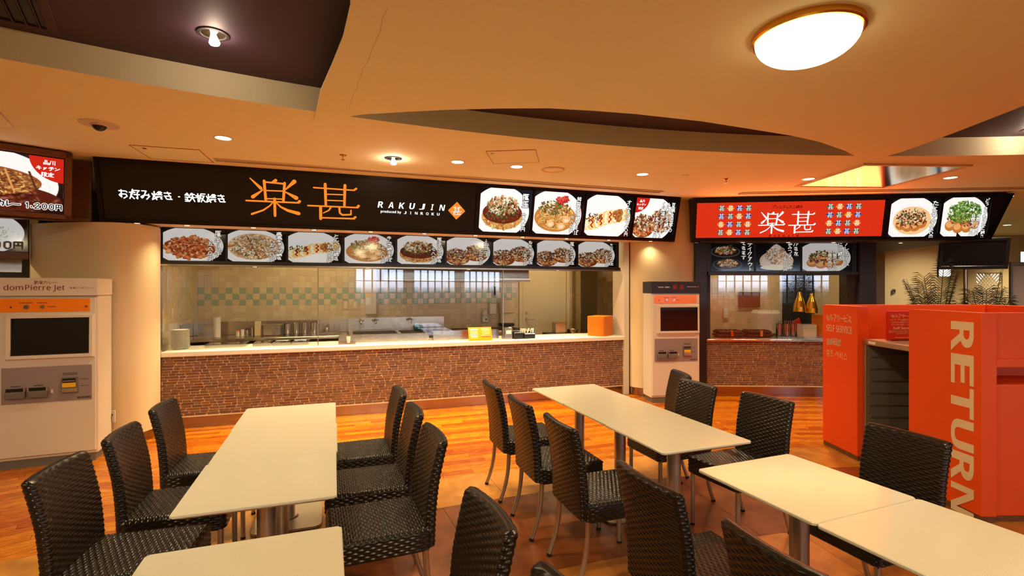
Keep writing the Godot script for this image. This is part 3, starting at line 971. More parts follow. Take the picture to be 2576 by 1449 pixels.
func build_walls() -> void:
	# pier between the curry stall and the okonomiyaki stall, rounded where it turns into the counter
	var left := [Vector2(-4.98, -5.6), Vector2(-4.96, -5.2), Vector2(-4.6, -5.1), Vector2(-4.2, -5.06), Vector2(-4.0, -5.09), Vector2(-3.9, -5.16), Vector2(-3.85, -5.26), Vector2(-3.84, -5.4), Vector2(-3.9, -5.6), Vector2(-3.95, -5.66)]
	var w := setting("wall_left", "cream pier between the curry stall and the black sign stall")
	curve_wall("plaster_face", left, 0.0, 2.262, 0.12, mats.wall_paint, w)
	var bl := setting("baseboard_left", "brushed metal baseboard at the foot of the left pier")
	var out := []
	for p in left:
		out.append(p + Vector2(0.004, 0.012))
	curve_wall("metal_strip", out, 0.0, 0.095, 0.01, mats.kick_steel, bl)
	# pier between the two stalls on the right
	var mid := [Vector2(1.74, -7.8), Vector2(1.76, -7.66), Vector2(1.82, -7.54), Vector2(1.93, -7.47), Vector2(2.07, -7.44), Vector2(2.4, -7.44), Vector2(2.7, -7.46), Vector2(2.72, -7.65)]
	var wm := setting("wall_center", "cream rounded pier behind the ticket machine between the stalls")
	curve_wall("plaster_face", mid, 0.0, 2.92, 0.12, mats.wall_paint, wm)
	var bm := setting("baseboard_center", "metal baseboard at the foot of the middle pier")
	out = []
	for p in mid:
		out.append(p + Vector2(-0.002, 0.012))
	curve_wall("metal_strip", out, 0.0, 0.12, 0.01, mats.kick_steel, bm)
	# outer shell of the hall
	var shell := [["wall_west", [-9.2, -9.0, -15.0, 6.2]], ["wall_east", [17.0, 17.2, -15.0, 6.2]]]
	for s in shell:
		var o := setting(s[0], "plain cream outer wall of the hall")
		part("plaster_face", span(s[1][0], s[1][1], -0.1, 3.3, s[1][2], s[1][3]), mats.wall_paint, o)
	# far wall with the opening of the lattice window
	var far := setting("wall_far", "distant wall of the food court behind the palms")
	part("plaster_face", span(-9.2, 10.9, -0.1, 3.3, -15.2, -15.0), mats.wall_paint, far)
	part("plaster_face", span(9.0, 11.5, -0.1, 3.3, -12.6, -12.5), mats.wall_paint, far)
	part("plaster_face", span(11.5, 12.15, -0.1, 1.2, -12.6, -12.5), mats.wall_paint, far)
	part("plaster_face", span(11.5, 12.15, 1.98, 3.3, -12.6, -12.5), mats.wall_paint, far)
	part("plaster_face", span(12.15, 12.6, -0.1, 3.3, -12.6, -12.5), mats.wall_paint, far)
	part("plaster_face", span(12.6, 17.2, 2.5, 3.3, -12.6, -12.5), mats.wall_paint, far)
	part("return_face", span(8.9, 9.0, -0.1, 3.3, -15.0, -12.5), mats.wall_paint, far)

func build_window_wall() -> void:
	var w := setting("wall_back", "window wall of the hall behind the viewer")
	part("sill_wall", span(-9.2, 17.2, -0.1, 0.95, 6.0, 6.2), mats.wall_paint, w)
	part("lintel_wall", span(-9.2, 17.2, 2.35, 3.3, 6.0, 6.2), mats.wall_paint, w)
	part("blank_wall", span(-9.2, 2.3, 0.95, 2.35, 6.0, 6.2), mats.wall_paint, w)
	var x := 2.3
	for i in 4:
		part("pier", span(x, x + 0.4, 0.95, 2.35, 6.0, 6.2), mats.wall_paint, w)
		var n := setting("window_%d" % (i + 1), "tall multi-pane window behind the viewer")
		n.position = Vector3(x + 0.4, 0.95, 6.1)
		var wide := 2.03
		for k in 7:
			part("mullion", span(wide * k / 6.0 - 0.02, wide * k / 6.0 + 0.02, 0.0, 1.4, -0.03, 0.03), mats.dark_brown, n)
		for k in 4:
			part("transom", span(0.0, wide, 1.4 * k / 3.0 - 0.015, 1.4 * k / 3.0 + 0.015, -0.025, 0.025), mats.dark_brown, n)
		part("pane", span(0.0, wide, 0.0, 1.4, -0.003, 0.003), mats.glass, n)
		x += 2.43
	part("pier", span(x, 17.2, 0.95, 2.35, 6.0, 6.2), mats.wall_paint, w)

func down_light(at: Vector3, label: String, energy: float, r := 0.062) -> void:
	var t := thing("downlight", label, "downlight", place(at), "recessed ceiling downlights")
	var rim := MB.new()
	rim.lathe([Vector2(r, 0.002), Vector2(r * 1.03, -0.004), Vector2(r * 1.22, -0.002), Vector2(r * 1.24, 0.001)], Vector3.ZERO, 28)
	part("trim_ring", rim, mats.white_plastic, t)
	var lens := MB.new()
	lens.lathe([Vector2(0.0, -0.003), Vector2(r, -0.003), Vector2(r, 0.0)], Vector3.ZERO, 28)
	part("lamp_lens", lens, mats.lamp_glow, t)
	spot(at + Vector3(0, -0.012, 0), energy, 62.0, WARM, 0.03, 0.9)

func bulb_spot(at: Vector3, label: String, energy: float, aim: Vector3) -> void:
	var t := thing("reflector_spot", label, "spotlight", place(at), "tilted reflector spotlights")
	var ring := MB.new()
	ring.lathe([Vector2(0.062, 0.0), Vector2(0.066, -0.006), Vector2(0.082, -0.004), Vector2(0.084, 0.001)], Vector3.ZERO, 28)
	part("trim_ring", ring, mats.rubber, t)
	var bowl := MB.new()
	bowl.lathe([Vector2(0.0, 0.0), Vector2(0.062, -0.001)], Vector3.ZERO, 28)
	part("reflector_bowl", bowl, mats.chrome, t)
	var d := aim.normalized()
	var b := MB.new()
	b.cyl(Vector3(0, 0.0, 0), d * 0.05, 0.014, 0.03, 20)
	b.cyl(d * 0.05, d * 0.062, 0.03, 0.024, 20)
	part("lamp_bulb", b, mats.lamp_glow, t)
	spot(at + d * 0.075, energy, 55.0, WARM, 0.025, 0.8, d)
	var l := OmniLight3D.new()
	l.name = numbered("bulb_lamp")
	add_child(l)
	l.position = at + d * 0.045
	l.light_energy = 0.11
	l.light_color = Color(1.0, 0.86, 0.76)
	l.light_size = 0.02
	l.omni_range = 30.0
	l.omni_attenuation = 2.0
	l.shadow_enabled = true

func dome_lamp(at: Vector3, label: String, energy: float) -> void:
	var t := thing("dome_lamp", label, "ceiling lamp", place(at), "glass dome ceiling lamps")
	var rim := MB.new()
	rim.lathe([Vector2(0.225, -0.03), Vector2(0.243, -0.032), Vector2(0.252, -0.026), Vector2(0.252, 0.0)], Vector3.ZERO, 48)
	part("brass_rim", rim, mats.brass, t)
	var dome := MB.new()
	var prof := []
	for k in 13:
		var a := PI / 2.0 * k / 12.0
		prof.append(Vector2(0.234 * sin(a), -0.03 - 0.125 * cos(a)))
	dome.lathe(prof, Vector3.ZERO, 48)
	part("glass_dome_light", dome, mats.dome_glow, t)
	area(at + Vector3(0, -0.162, 0), Vector2(0.18, 0.18), energy, WARM)

func build_ceiling_fittings() -> void:
	var C := CEIL
	dome_lamp(Vector3(1.47, 2.878, -2.52), "large glowing glass dome lamp with a brass rim on the ceiling", 2.8)
	var behind := [[Vector3(1.1, 2.878, 0.6), "unseen glass dome lamp on the hanging panel just behind the viewer"], [Vector3(1.6, 2.878, 2.8), "unseen glass dome lamp on the hanging panel far behind the viewer"], [Vector3(-2.6, RECESS, 0.3), "added fill dome lamp in the recess at left behind the viewer"], [Vector3(-4.6, RECESS, -0.35), "added fill dome lamp in the recess left of the view"], [Vector3(4.6, RECESS, 0.5), "unseen glass dome lamp in the recess at right behind the viewer"]]  # lamps out of view; left pair added as fill for faces towards the viewer
	for p in behind:
		dome_lamp(p[0], p[1], 5.6)
	var list := [[-2.50, 4.37, "leftmost recessed ceiling downlight, left of the black sign's middle"], [-0.56, 5.20, "recessed ceiling downlight just right of the tilted bulb spot"], [0.05, 5.40, "recessed ceiling downlight between the access panel and the round speaker"],
		[1.49, 5.76, "recessed ceiling downlight right of the round speaker"], [3.53, 6.01, "recessed ceiling downlight left of the mirror-like ceiling panel"], [5.16, 5.94, "recessed ceiling downlight right of the mirror-like ceiling panel"], [7.03, 7.16, "recessed ceiling downlight beyond the red sign's right end"]]
	for d in list:
		down_light(Vector3(d[0], C - 0.001, -d[1]), d[2], 3.3)
	bulb_spot(Vector3(-1.74, RECESS - 0.001, -2.94), "tilted bulb spotlight in the dark ceiling recess at upper left", 3.0, Vector3(0.1, -1, -0.1))
	bulb_spot(Vector3(4.85, RECESS - 0.001, -4.7), "tilted bulb spotlight in the dark recess at the right edge", 3.0, Vector3(-0.2, -1, 0.1))
	bulb_spot(Vector3(-1.19, C - 0.001, -5.06), "tilted bulb spotlight above the black sign", 3.0, Vector3(0.05, -1, -0.1))
	# dome camera
	var t := thing("dome_camera", "small black security dome camera on a cream ceiling plate", "camera", place(Vector3(-3.27, C, -4.0)))
	var b := MB.new()
	b.lathe([Vector2(0.0, -0.008), Vector2(0.13, -0.006), Vector2(0.135, 0.0)], Vector3.ZERO, 32)
	part("mounting_plate", b, mats.white_panel, t)
	b = MB.new()
	var prof := []
	for k in 9:
		var a := PI / 2.0 * k / 8.0
		prof.append(Vector2(0.05 * sin(a), -0.006 - 0.05 * cos(a)))
	b.lathe(prof, Vector3.ZERO, 24)
	part("dome_cover", b, mats.screen_glass, t)
	b = MB.new()
	b.lathe([Vector2(0.058, -0.006), Vector2(0.056, -0.018), Vector2(0.05, -0.02)], Vector3.ZERO, 24)
	part("collar", b, mats.white_panel, t)
	# ceiling speaker
	t = thing("ceiling_speaker", "round tan speaker grille in the ceiling", "speaker", place(Vector3(0.45, C, -5.53)))
	b = MB.new()
	b.lathe([Vector2(0.0, -0.008), Vector2(0.1, -0.008)], Vector3.ZERO, 32)
	part("grille", b, mats.plaster, t)
	b = MB.new()
	b.lathe([Vector2(0.1, -0.008), Vector2(0.112, -0.014), Vector2(0.126, -0.008), Vector2(0.128, 0.0)], Vector3.ZERO, 32)
	part("rim", b, mats.wall_paint, t)
	t = thing("smoke_detector", "small flat round smoke detector in the ceiling", "detector", place(Vector3(1.99, C, -5.82)))
	b = MB.new()
	b.lathe([Vector2(0.0, -0.014), Vector2(0.03, -0.013), Vector2(0.036, -0.004)], Vector3.ZERO, 24)
	part("cover", b, mats.plaster, t)
	b = MB.new()
	b.lathe([Vector2(0.036, -0.004), Vector2(0.05, -0.003), Vector2(0.05, 0.0)], Vector3.ZERO, 24)
	part("base", b, mats.plaster, t)
	for s in [[Vector3(-1.65, C, -4.93), "fire sprinkler head left of the bulb spot above the black sign"], [Vector3(2.55, C, -6.01), "fire sprinkler head above the orange-lit ceiling by the red sign"]]:
		t = thing("fire_sprinkler", s[1], "sprinkler", place(s[0]), "fire sprinklers")
		b = MB.new()
		b.lathe([Vector2(0.012, -0.012), Vector2(0.032, -0.004), Vector2(0.034, 0.0)], Vector3.ZERO, 20)
		part("escutcheon", b, mats.brass, t)
		b = MB.new()
		b.cyl(Vector3(0, -0.01, 0), Vector3(0, -0.045, 0), 0.006, 0.006, 10)
		b.lathe([Vector2(0.0, -0.05), Vector2(0.018, -0.048), Vector2(0.018, -0.045)], Vector3.ZERO, 14)
		part("deflector", b, mats.brass, t)
	# flush access panels: a square lid in a fine metal edge
	for s in [[Vector3(-3.28, C, -4.9), Vector2(0.56, 0.5), 17.0, "square ceiling access panel above the black sign's left half"], [Vector3(0.015, C, -5.0), Vector2(0.48, 0.48), -7.0, "square ceiling access panel in front of the ceiling speaker"], [Vector3(-4.1, C, -3.75), Vector2(0.5, 0.5), 35.0, "ceiling access panel cut off by the left picture edge"]]:
		t = thing("access_panel", s[3], "access panel", place(s[0], s[2]), "ceiling access panels")
		b = MB.new()
		b.box(Vector3(0, -0.001, 0), Vector3(s[1].x - 0.012, 0.006, s[1].y - 0.012))
		part("lid", b, mats.plaster, t)
		b = MB.new()
		var hx: float = s[1].x / 2.0
		var hz: float = s[1].y / 2.0
		for e in [[-hx, hx, hz - 0.004, hz], [-hx, hx, -hz, -hz + 0.004], [-hx, -hx + 0.004, -hz, hz], [hx - 0.004, hx, -hz, hz]]:
			b.box(Vector3((e[0] + e[1]) / 2.0, -0.002, (e[2] + e[3]) / 2.0), Vector3(e[1] - e[0], 0.006, e[3] - e[2]))
		part("edge_frame", b, mats.plank_2, t)
		part("latch", span(-0.2, -0.17, -0.008, 0.0, hz - 0.09, hz - 0.06), mats.chrome, t)
	# mirror-like metal hatch
	t = thing("ceiling_hatch", "large mirror-like metal hatch in the ceiling before the red sign", "hatch", place(Vector3(4.23, C, -5.88), 3.0))
	part("metal_plate", span(-0.56, 0.56, -0.012, -0.004, -0.55, 0.55), mats.mirror_panel, t)
	b = MB.new()
	for e in [[-0.6, 0.6, 0.55, 0.59], [-0.6, 0.6, -0.59, -0.55], [-0.6, -0.56, -0.55, 0.55], [0.56, 0.6, -0.55, 0.55]]:
		b.box(Vector3((e[0] + e[1]) / 2.0, -0.008, (e[2] + e[3]) / 2.0), Vector3(e[1] - e[0], 0.018, e[3] - e[2]))
	part("edge_frame", b, mats.wall_paint, t)
	# linear air slots in front of both signs
	for s in [[F1 * place(Vector3(3.35, C, 0.86)), 5.3, "long linear air slot in the ceiling along the black sign"], [place(Vector3(4.9, C, -6.72), -6.0), 3.6, "long linear air slot in the ceiling along the red sign"]]:
		t = thing("air_slot", s[2], "air vent", s[0], "linear ceiling air slots")
		var half: float = s[1] / 2.0
		part("slot_body", span(-half, half, -0.003, 0.0, -0.04, 0.04), mats.wood_frame, t)
		part("flange", span(-half, half, -0.012, 0.0, 0.04, 0.06), mats.wall_paint, t)
		part("flange", span(-half, half, -0.012, 0.0, -0.06, -0.04), mats.wall_paint, t)
		part("divider", span(-half, half, -0.01, 0.0, -0.004, 0.004), mats.wall_paint, t)
	# square grille in the dark recess
	t = thing("vent_grille", "dark square air grille with slats in the ceiling recess", "air vent", place(Vector3(-2.7, RECESS, -2.52), 126.0))
	b = MB.new()
	for e in [[-0.3, 0.3, 0.25, 0.3], [-0.3, 0.3, -0.3, -0.25], [-0.3, -0.25, -0.25, 0.25], [0.25, 0.3, -0.25, 0.25]]:
		b.box(Vector3((e[0] + e[1]) / 2.0, -0.006, (e[2] + e[3]) / 2.0), Vector3(e[1] - e[0], 0.016, e[3] - e[2]), 0.004)
	part("frame", b, mats.recess_paint, t)
	part("dark_box", span(-0.25, 0.25, -0.004, 0.0, -0.25, 0.25), mats.print_black, t)
	for k in 9:
		var o := part("slat", bx(Vector3(0, 0, 0), Vector3(0.5, 0.004, 0.016)), mats.recess_paint, t)
		o.transform = Transform3D(Basis(Vector3.RIGHT, 0.7), Vector3(0, -0.01, -0.22 + k * 0.055))

# ---------------------------------------------------------------- wicker chairs and white tables
func weave(s: float, t: float) -> float:
	# s in ribs, t in strands: each strand runs over one rib and under the next
	var row := floorf(t)
	var f := t - row
	var across := sqrt(maxf(0.0, 1.0 - pow(2.0 * f - 1.0, 2.0)))
	var along := 0.5 + 0.5 * cos(PI * (s + row))
	return 0.0046 * (across * (0.18 + 0.82 * along))

# point and outward direction on a rounded rectangle, a in metres round its edge
func around(a: float, w: float, d: float, r: float) -> Array:
	var sx := w - 2.0 * r
	var sz := d - 2.0 * r
	var q := PI / 2.0 * r
	var seg := [sx, q, sz, q, sx, q, sz, q]
	var k := 0
	while k < 7 and a > seg[k]:
		a -= seg[k]
		k += 1
	var hx := w / 2.0
	var hz := d / 2.0
	match k:
		0: return [Vector2(-sx / 2.0 + a, hz), Vector2(0, 1)]
		2: return [Vector2(hx, sz / 2.0 - a), Vector2(1, 0)]
		4: return [Vector2(sx / 2.0 - a, -hz), Vector2(0, -1)]
		6: return [Vector2(-hx, -sz / 2.0 + a), Vector2(-1, 0)]
	var t := a / r
	var c: Vector2 = {1: Vector2(sx / 2.0, sz / 2.0), 3: Vector2(sx / 2.0, -sz / 2.0), 5: Vector2(-sx / 2.0, -sz / 2.0), 7: Vector2(-sx / 2.0, sz / 2.0)}[k]
	var base: float = {1: PI / 2.0, 3: 0.0, 5: -PI / 2.0, 7: PI}[k]
	var dir := Vector2(cos(base - t), sin(base - t))
	return [c + dir * r, dir]

func back_mesh() -> MB:
	var b := MB.new()
	var w := 0.4
	var d := 0.046
	var r := 0.02
	var loop := 2.0 * (w + d - 4.0 * r) + TAU * r
	var ribs := 34
	var cols := ribs * 4
	var strand := 0.0125
	var rows := []
	var count := 38
	var y0 := 0.365
	var y1 := y0 + count * strand      # about 0.84
	for i in count * 4 + 9:
		var over := maxi(0, i - count * 4)
		var t := i / 4.0
		var y := y0 + minf(t, count) * strand
		var shrink := 1.0
		if over > 0:
			var a := PI / 2.0 * over / 8.0
			y = y1 + sin(a) * 0.02
			shrink = cos(a)
		var row := PackedVector3Array()
		var up := (y - y0) / (y1 - y0)
		var lean := -0.028 * up - 0.05 * up * up
		for j in cols:
			var at := around(loop * j / cols, w, d, r)
			var p: Vector2 = at[0]
			var o: Vector2 = at[1]
			var lump := weave(ribs * float(j) / cols, t)
			var x := (p.x + o.x * lump)
			var z := (p.y * maxf(shrink, 0.02) + o.y * lump * shrink)
			if over > 0:
				x -= signf(p.x) * minf(absf(p.x), 0.02 * (1.0 - shrink))
			z += 0.022 * pow(x / (w / 2.0), 2.0) * minf(1.0, up * 1.4 + 0.15)
			row.append(Vector3(x, y, z - 0.215 + lean))
		rows.append(row)
	b.grid(rows, true)
	return b

func seat_mesh() -> MB:
	var b := MB.new()
	var w := 0.425
	var d := 0.455
	var r := 0.03
	var loop := 2.0 * (w + d - 4.0 * r) + TAU * r
	var ribs := 66
	var cols := ribs * 4
	var rows := []
	for i in 7 * 4 + 1:
		var t := i / 4.0
		var row := PackedVector3Array()
		for j in cols:
			var at := around(loop * j / cols, w, d, r)
			var lump := weave(ribs * float(j) / cols, t)
			var p: Vector2 = at[0] + at[1] * lump
			row.append(Vector3(p.x, 0.36 + t * 0.0122, p.y + 0.015))
		rows.append(row)
	b.grid(rows, true)
	# rounded shoulder and woven top
	var nx := 18 * 4
	var nz := 36 * 4
	rows = []
	for i in nz + 1:
		var row := PackedVector3Array()
		var tz := float(i) / nz
		for j in nx + 1:
			var tx := float(j) / nx
			var x := (tx - 0.5) * w
			var z := (0.5 - tz) * d
			var edge := minf(minf(tx, 1.0 - tx) * w, minf(tz, 1.0 - tz) * d)
			var drop := 0.016 * pow(1.0 - minf(edge / 0.02, 1.0), 2.0)
			row.append(Vector3(x, 0.4605 - drop + weave(tx * 18.0, tz * 36.0) * 0.9, z + 0.015))
		rows.append(row)
	b.grid(rows, false)
	b.box(Vector3(0, 0.355, 0.015), Vector3(w - 0.03, 0.012, d - 0.03))
	return b

func make_chair() -> Node3D:
	var t := thing("wicker_chair", "", "chair", Transform3D(), "dark brown wicker dining chairs")
	part("seat", seat_mesh(), mats.wicker, t)
	part("backrest", back_mesh(), mats.wicker, t)
	for sx in [-1, 1]:
		for sz in [-1, 1]:
			var b := MB.new()
			var foot := MB.new()
			var x: float = sx * 0.185
			if sz > 0:
				b.tube([Vector3(x, 0.36, 0.215), Vector3(x, 0.2, 0.216), Vector3(x, 0.014, 0.218)], 0.0155, 12, 0.0135)
				foot.cyl(Vector3(x, 0, 0.218), Vector3(x, 0.014, 0.218), 0.015, 0.015, 12)
			else:
				b.tube([Vector3(x, 0.37, -0.19), Vector3(x, 0.3, -0.193), Vector3(x, 0.22, -0.2), Vector3(x, 0.14, -0.215), Vector3(x, 0.07, -0.236), Vector3(x, 0.014, -0.258)], 0.0155, 12, 0.0135)
				foot.cyl(Vector3(x, 0, -0.262), Vector3(x, 0.016, -0.257), 0.015, 0.015, 12)
			var leg := part("leg", b, mats.aluminium, t)
			part("foot_glide", foot, mats.rubber, leg)
	return t

func make_table() -> Node3D:
	var t := thing("cafe_table", "", "table", Transform3D(), "white square cafe tables")
	var b := MB.new()
	var h := 0.307
	var top := 0.72
	# square top with a knife edge: thin rim, long chamfer underneath
	var ring := func(s: float, y: float) -> Array:
		var out := []
		for c in [[-1, 1], [1, 1], [1, -1], [-1, -1]]:
			var k := 0.012
			var p := Vector3(c[0] * s, y, c[1] * s)
			out.append(p + Vector3(-c[0] * k, 0, 0) if c[0] * c[1] > 0 else p + Vector3(0, 0, -c[1] * k))
			out.append(p + Vector3(0, 0, -c[1] * k) if c[0] * c[1] > 0 else p + Vector3(-c[0] * k, 0, 0))
		return out
	var levels := [ring.call(h - 0.003, top), ring.call(h, top - 0.003), ring.call(h, top - 0.011), ring.call(h - 0.004, top - 0.015), ring.call(h - 0.038, top - 0.032)]
	var mid := Vector3(0, top - 0.01, 0)
	b.face(levels[0].duplicate(), mid)
	b.face(levels[4].duplicate(), mid)
	for i in 4:
		for j in 8:
			var k := (j + 1) % 8
			b.face([levels[i][j], levels[i][k], levels[i + 1][k], levels[i + 1][j]], mid)
	part("table_top", b, mats.table_top, t)
	b = MB.new()
	b.cyl(Vector3(0, 0.02, 0), Vector3(0, top - 0.045, 0), 0.041, 0.041, 28)
	part("pole", b, mats.aluminium, t)
	b = MB.new()
	b.box(Vector3(0, top - 0.04, 0), Vector3(0.3, 0.016, 0.3), 0.004)
	part("mounting_plate", b, mats.rubber, t)
	b = MB.new()
	var outline := PackedVector2Array()
	for c in [[1, 1, 0.0], [-1, 1, 90.0], [-1, -1, 180.0], [1, -1, 270.0]]:
		for k in 5:
			var a := deg_to_rad(c[2] + 22.5 * k)
			outline.append(Vector2(c[0] * 0.165 + cos(a) * 0.05, c[1] * 0.165 + sin(a) * 0.05))
	b.prism(outline, 0.004, 0.018)
	b.cyl(Vector3(0, 0.018, 0), Vector3(0, 0.026, 0), 0.065, 0.05, 28)
	part("base_plate", b, mats.aluminium, t)
	b = MB.new()
	for c in [[-1, -1], [1, -1], [1, 1], [-1, 1]]:
		b.cyl(Vector3(c[0] * 0.17, 0, c[1] * 0.17), Vector3(c[0] * 0.17, 0.006, c[1] * 0.17), 0.018, 0.018, 10)
	part("glides", b, mats.rubber, t)
	return t

func copy_of(o: Node3D, label: String) -> Node3D:
	var c: Node3D = o.duplicate()
	c.name = numbered(str(o.name).get_slice("_0", 0))
	add_child(c)
	c.set_meta("label", label)
	return c

func build_tables_and_chairs() -> void:
	var table := make_table()
	var spots := [
		[-1.34, 2.915, 19.4, 1, "white cafe table farthest in the left row of three"], [-1.34, 2.915, 19.4, 0, "white cafe table in the middle of the left row of three"], [-1.34, 2.915, 19.4, -1, "white cafe table nearest in the left row of three, corner over a chair seat"],
		[0.778, 3.665, 20.0, 1, "white cafe table farthest in the center row of three"], [0.778, 3.665, 20.0, 0, "white cafe table in the middle of the center row of three"], [0.778, 3.665, 20.0, -1, "white cafe table nearest in the center row of three, bright glint near its corner"],
		[1.30, 2.285, 22.0, 0, "white cafe table at lower right, the far one of two pushed together"], [1.30, 2.285, 22.0, -1, "white cafe table at the lower right corner, cut off by the picture edge"],
		[-0.815, 1.48, 20.0, 0, "white cafe table at the bottom left, cut off by the lower picture edge"]]
	for i in spots.size():
		var s: Array = spots[i]
		var o := table if i == 0 else copy_of(table, s[4])
		o.set_meta("label", s[4])
		var th := deg_to_rad(s[2])
		var far := Vector3(-sin(th), 0, -cos(th))
		o.transform = place(Vector3(s[0], 0, -s[1]) + far * 0.617 * s[3], s[2])
		if i in [1, 4]:
			o.position += Vector3(0.006, 0, 0.0)
	var chair := make_chair()
	# place of the middle of the backrest's top edge (x, depth) and the heading of the seat: 1 looks right along the counter, -1 looks left
	var seats := [
		[-1.92, 2.115, 15.0, 1, "wicker chair nearest at the left picture edge, facing right"], [-2.05, 2.63, 19.0, 1, "wicker chair second from the front on the left side of the left tables"], [-2.256, 3.24, 18.0, 1, "wicker chair farthest on the left side of the left tables, before the pier"],
		[-0.81, 3.69, 21.0, -1, "wicker chair farthest on the right side of the left tables"], [-0.59, 3.13, 20.0, -1, "wicker chair in the middle on the right side of the left tables"], [-0.39, 2.62, 22.0, -1, "wicker chair nearest on the right side of the left tables, seat fully in view"],
		[-0.176, 3.93, 18.5, 1, "wicker chair farthest on the left side of the center tables, back turned"], [0.035, 3.36, 19.0, 1, "wicker chair in the middle on the left side of the center tables, back turned"], [0.253, 2.83, 19.0, 1, "wicker chair nearest on the left side of the center tables, back turned"],
		[1.50, 4.44, 2.0, -1, "wicker chair half hidden behind another chair before the small ticket machine"], [1.475, 3.97, 20.0, -1, "wicker chair on the right side of the center tables, tucked in"], [1.76, 3.465, 25.0, -1, "wicker chair alone right of the center tables, facing left"],
		[-0.065, 1.72, 24.0, -1, "wicker chair at the bottom center, only its curved back in view"], [0.52, 2.0, 21.0, 1, "large wicker chair left of the lower right tables, seat and back in view"], [0.16, 1.2, 22.0, -1, "wicker chair at the bottom edge, only its top corner in view"],
		[0.745, 1.445, 21.0, 1, "wicker chair at the bottom right, slanting top edge of its back in view"], [2.05, 2.61, 20.0, -1, "wicker chair before the orange panel at the right end, back facing the viewer"]]
	for i in seats.size():
		var s: Array = seats[i]
		var o := chair if i == 0 else copy_of(chair, s[4])
		o.set_meta("label", s[4])
		var th := deg_to_rad(s[2])
		var ahead: Vector3 = Vector3(cos(th), 0, -sin(th)) * s[3]
		# the chair's own front is +z
		o.transform = place(Vector3(s[0], 0, -s[1]) + ahead * 0.29, s[2] + (90.0 if s[3] > 0 else -90.0))

# ---------------------------------------------------------------- signs
func poster(parent: Node3D, called: String, x0: float, x1: float, y0: float, y1: float, z: float, pic: Texture2D, energy: float) -> MeshInstance3D:
	var m := glow("picture_light_%d" % mats.size(), Color.BLACK, energy, pic)
	m.roughness = 0.08
	var b := MB.new()
	b.print_quad(Vector3(x0, y0, z), Vector3(x1, y0, z), Vector3(x1, y1, z), Vector3(x0, y1, z))
	var o := part(called, b, m, parent)
	var edge := MB.new()
	for e in [[x0, x1, y0, y0 - 0.008], [x0, x1, y1, y1 + 0.008], [x0 - 0.008, x0, y0 - 0.008, y1 + 0.008], [x1, x1 + 0.008, y0 - 0.008, y1 + 0.008]]:
		edge.box(Vector3((e[0] + e[1]) / 2.0, (e[2] + e[3]) / 2.0, z - 0.002), Vector3(absf(e[1] - e[0]), absf(e[3] - e[2]), 0.012))
	part("picture_edge", edge, mats.sign_frame, o)
	return o

# columns of upright writing: white strokes on a black outline
func caption(parent: Node3D, columns: Array, z: float, white: Material, black: Material) -> void:
	var w := MB.new()
	var k := MB.new()
	for c in columns:
		var size: Vector2 = Vector2(c[3], c[3] * (c[4] if c.size() > 4 else 1.0))
		write(w, c[0], Vector2(c[1], c[2]), size, size.x * 0.13, z + 0.0016, true)
		write(k, c[0], Vector2(c[1], c[2]), size, size.x * 0.3, z + 0.0008, true)
	part("outline_print", k, black, parent)
	part("lettering_light", w, white, parent)

func tilted(frame: Transform3D, x: float, y: float, z: float, lean: float) -> Transform3D:
	return frame * Transform3D(Basis(Vector3.RIGHT, lean), Vector3(x, y, z))

func sign_box(t: Node3D, w: float, h: float, deep: float, cut_l: float, cut_r: float) -> void:
	# local: x along, y up from the lower edge, z out of the face at 0; the ends may be cut slanting
	var b := MB.new()
	b.plate([Vector2(0, 0), Vector2(w, 0), Vector2(w + cut_r, h), Vector2(-cut_l, h)], -deep, -0.03)
	part("cabinet", b, mats.sign_black, t)
	b = MB.new()
	var f := 0.035
	b.plate([Vector2(0, 0), Vector2(w, 0), Vector2(w - f, f), Vector2(f, f)], -0.04, 0.0)
	b.plate([Vector2(-cut_l + f, h - f), Vector2(w + cut_r - f, h - f), Vector2(w + cut_r, h), Vector2(-cut_l, h)], -0.04, 0.0)
	b.plate([Vector2(0, 0), Vector2(f, f), Vector2(-cut_l + f, h - f), Vector2(-cut_l, h)], -0.04, 0.0)
	b.plate([Vector2(w - f, f), Vector2(w, 0), Vector2(w + cut_r, h), Vector2(w + cut_r - f, h - f)], -0.04, 0.0)
	part("frame", b, mats.sign_frame, t)

func soffit_lights(frame: Transform3D, xs: Array, y: float, z: float, energy: float, where: String) -> void:
	for i in xs.size():
		var at := frame * Vector3(xs[i], y, z)
		var order := ["first", "second", "third", "fourth", "fifth", "sixth", "seventh", "eighth", "ninth", "tenth", "eleventh"]
		var t := thing("soffit_light", "small round lamp under the %s, %s from the left" % [where, order[i]], "downlight", place(at), "small lamps under the signs")
		var b := MB.new()
		b.lathe([Vector2(0.0, -0.004), Vector2(0.026, -0.004), Vector2(0.026, 0.0)], Vector3.ZERO, 20)
		part("lamp_lens", b, mats.lamp_glow, t)
		b = MB.new()
		b.lathe([Vector2(0.026, -0.003), Vector2(0.034, -0.006), Vector2(0.04, 0.0)], Vector3.ZERO, 20)
		part("trim_ring", b, mats.steel, t)
		spot(at + Vector3(0, -0.012, 0), energy, 65.0, WARM, 0.02, 0.9)

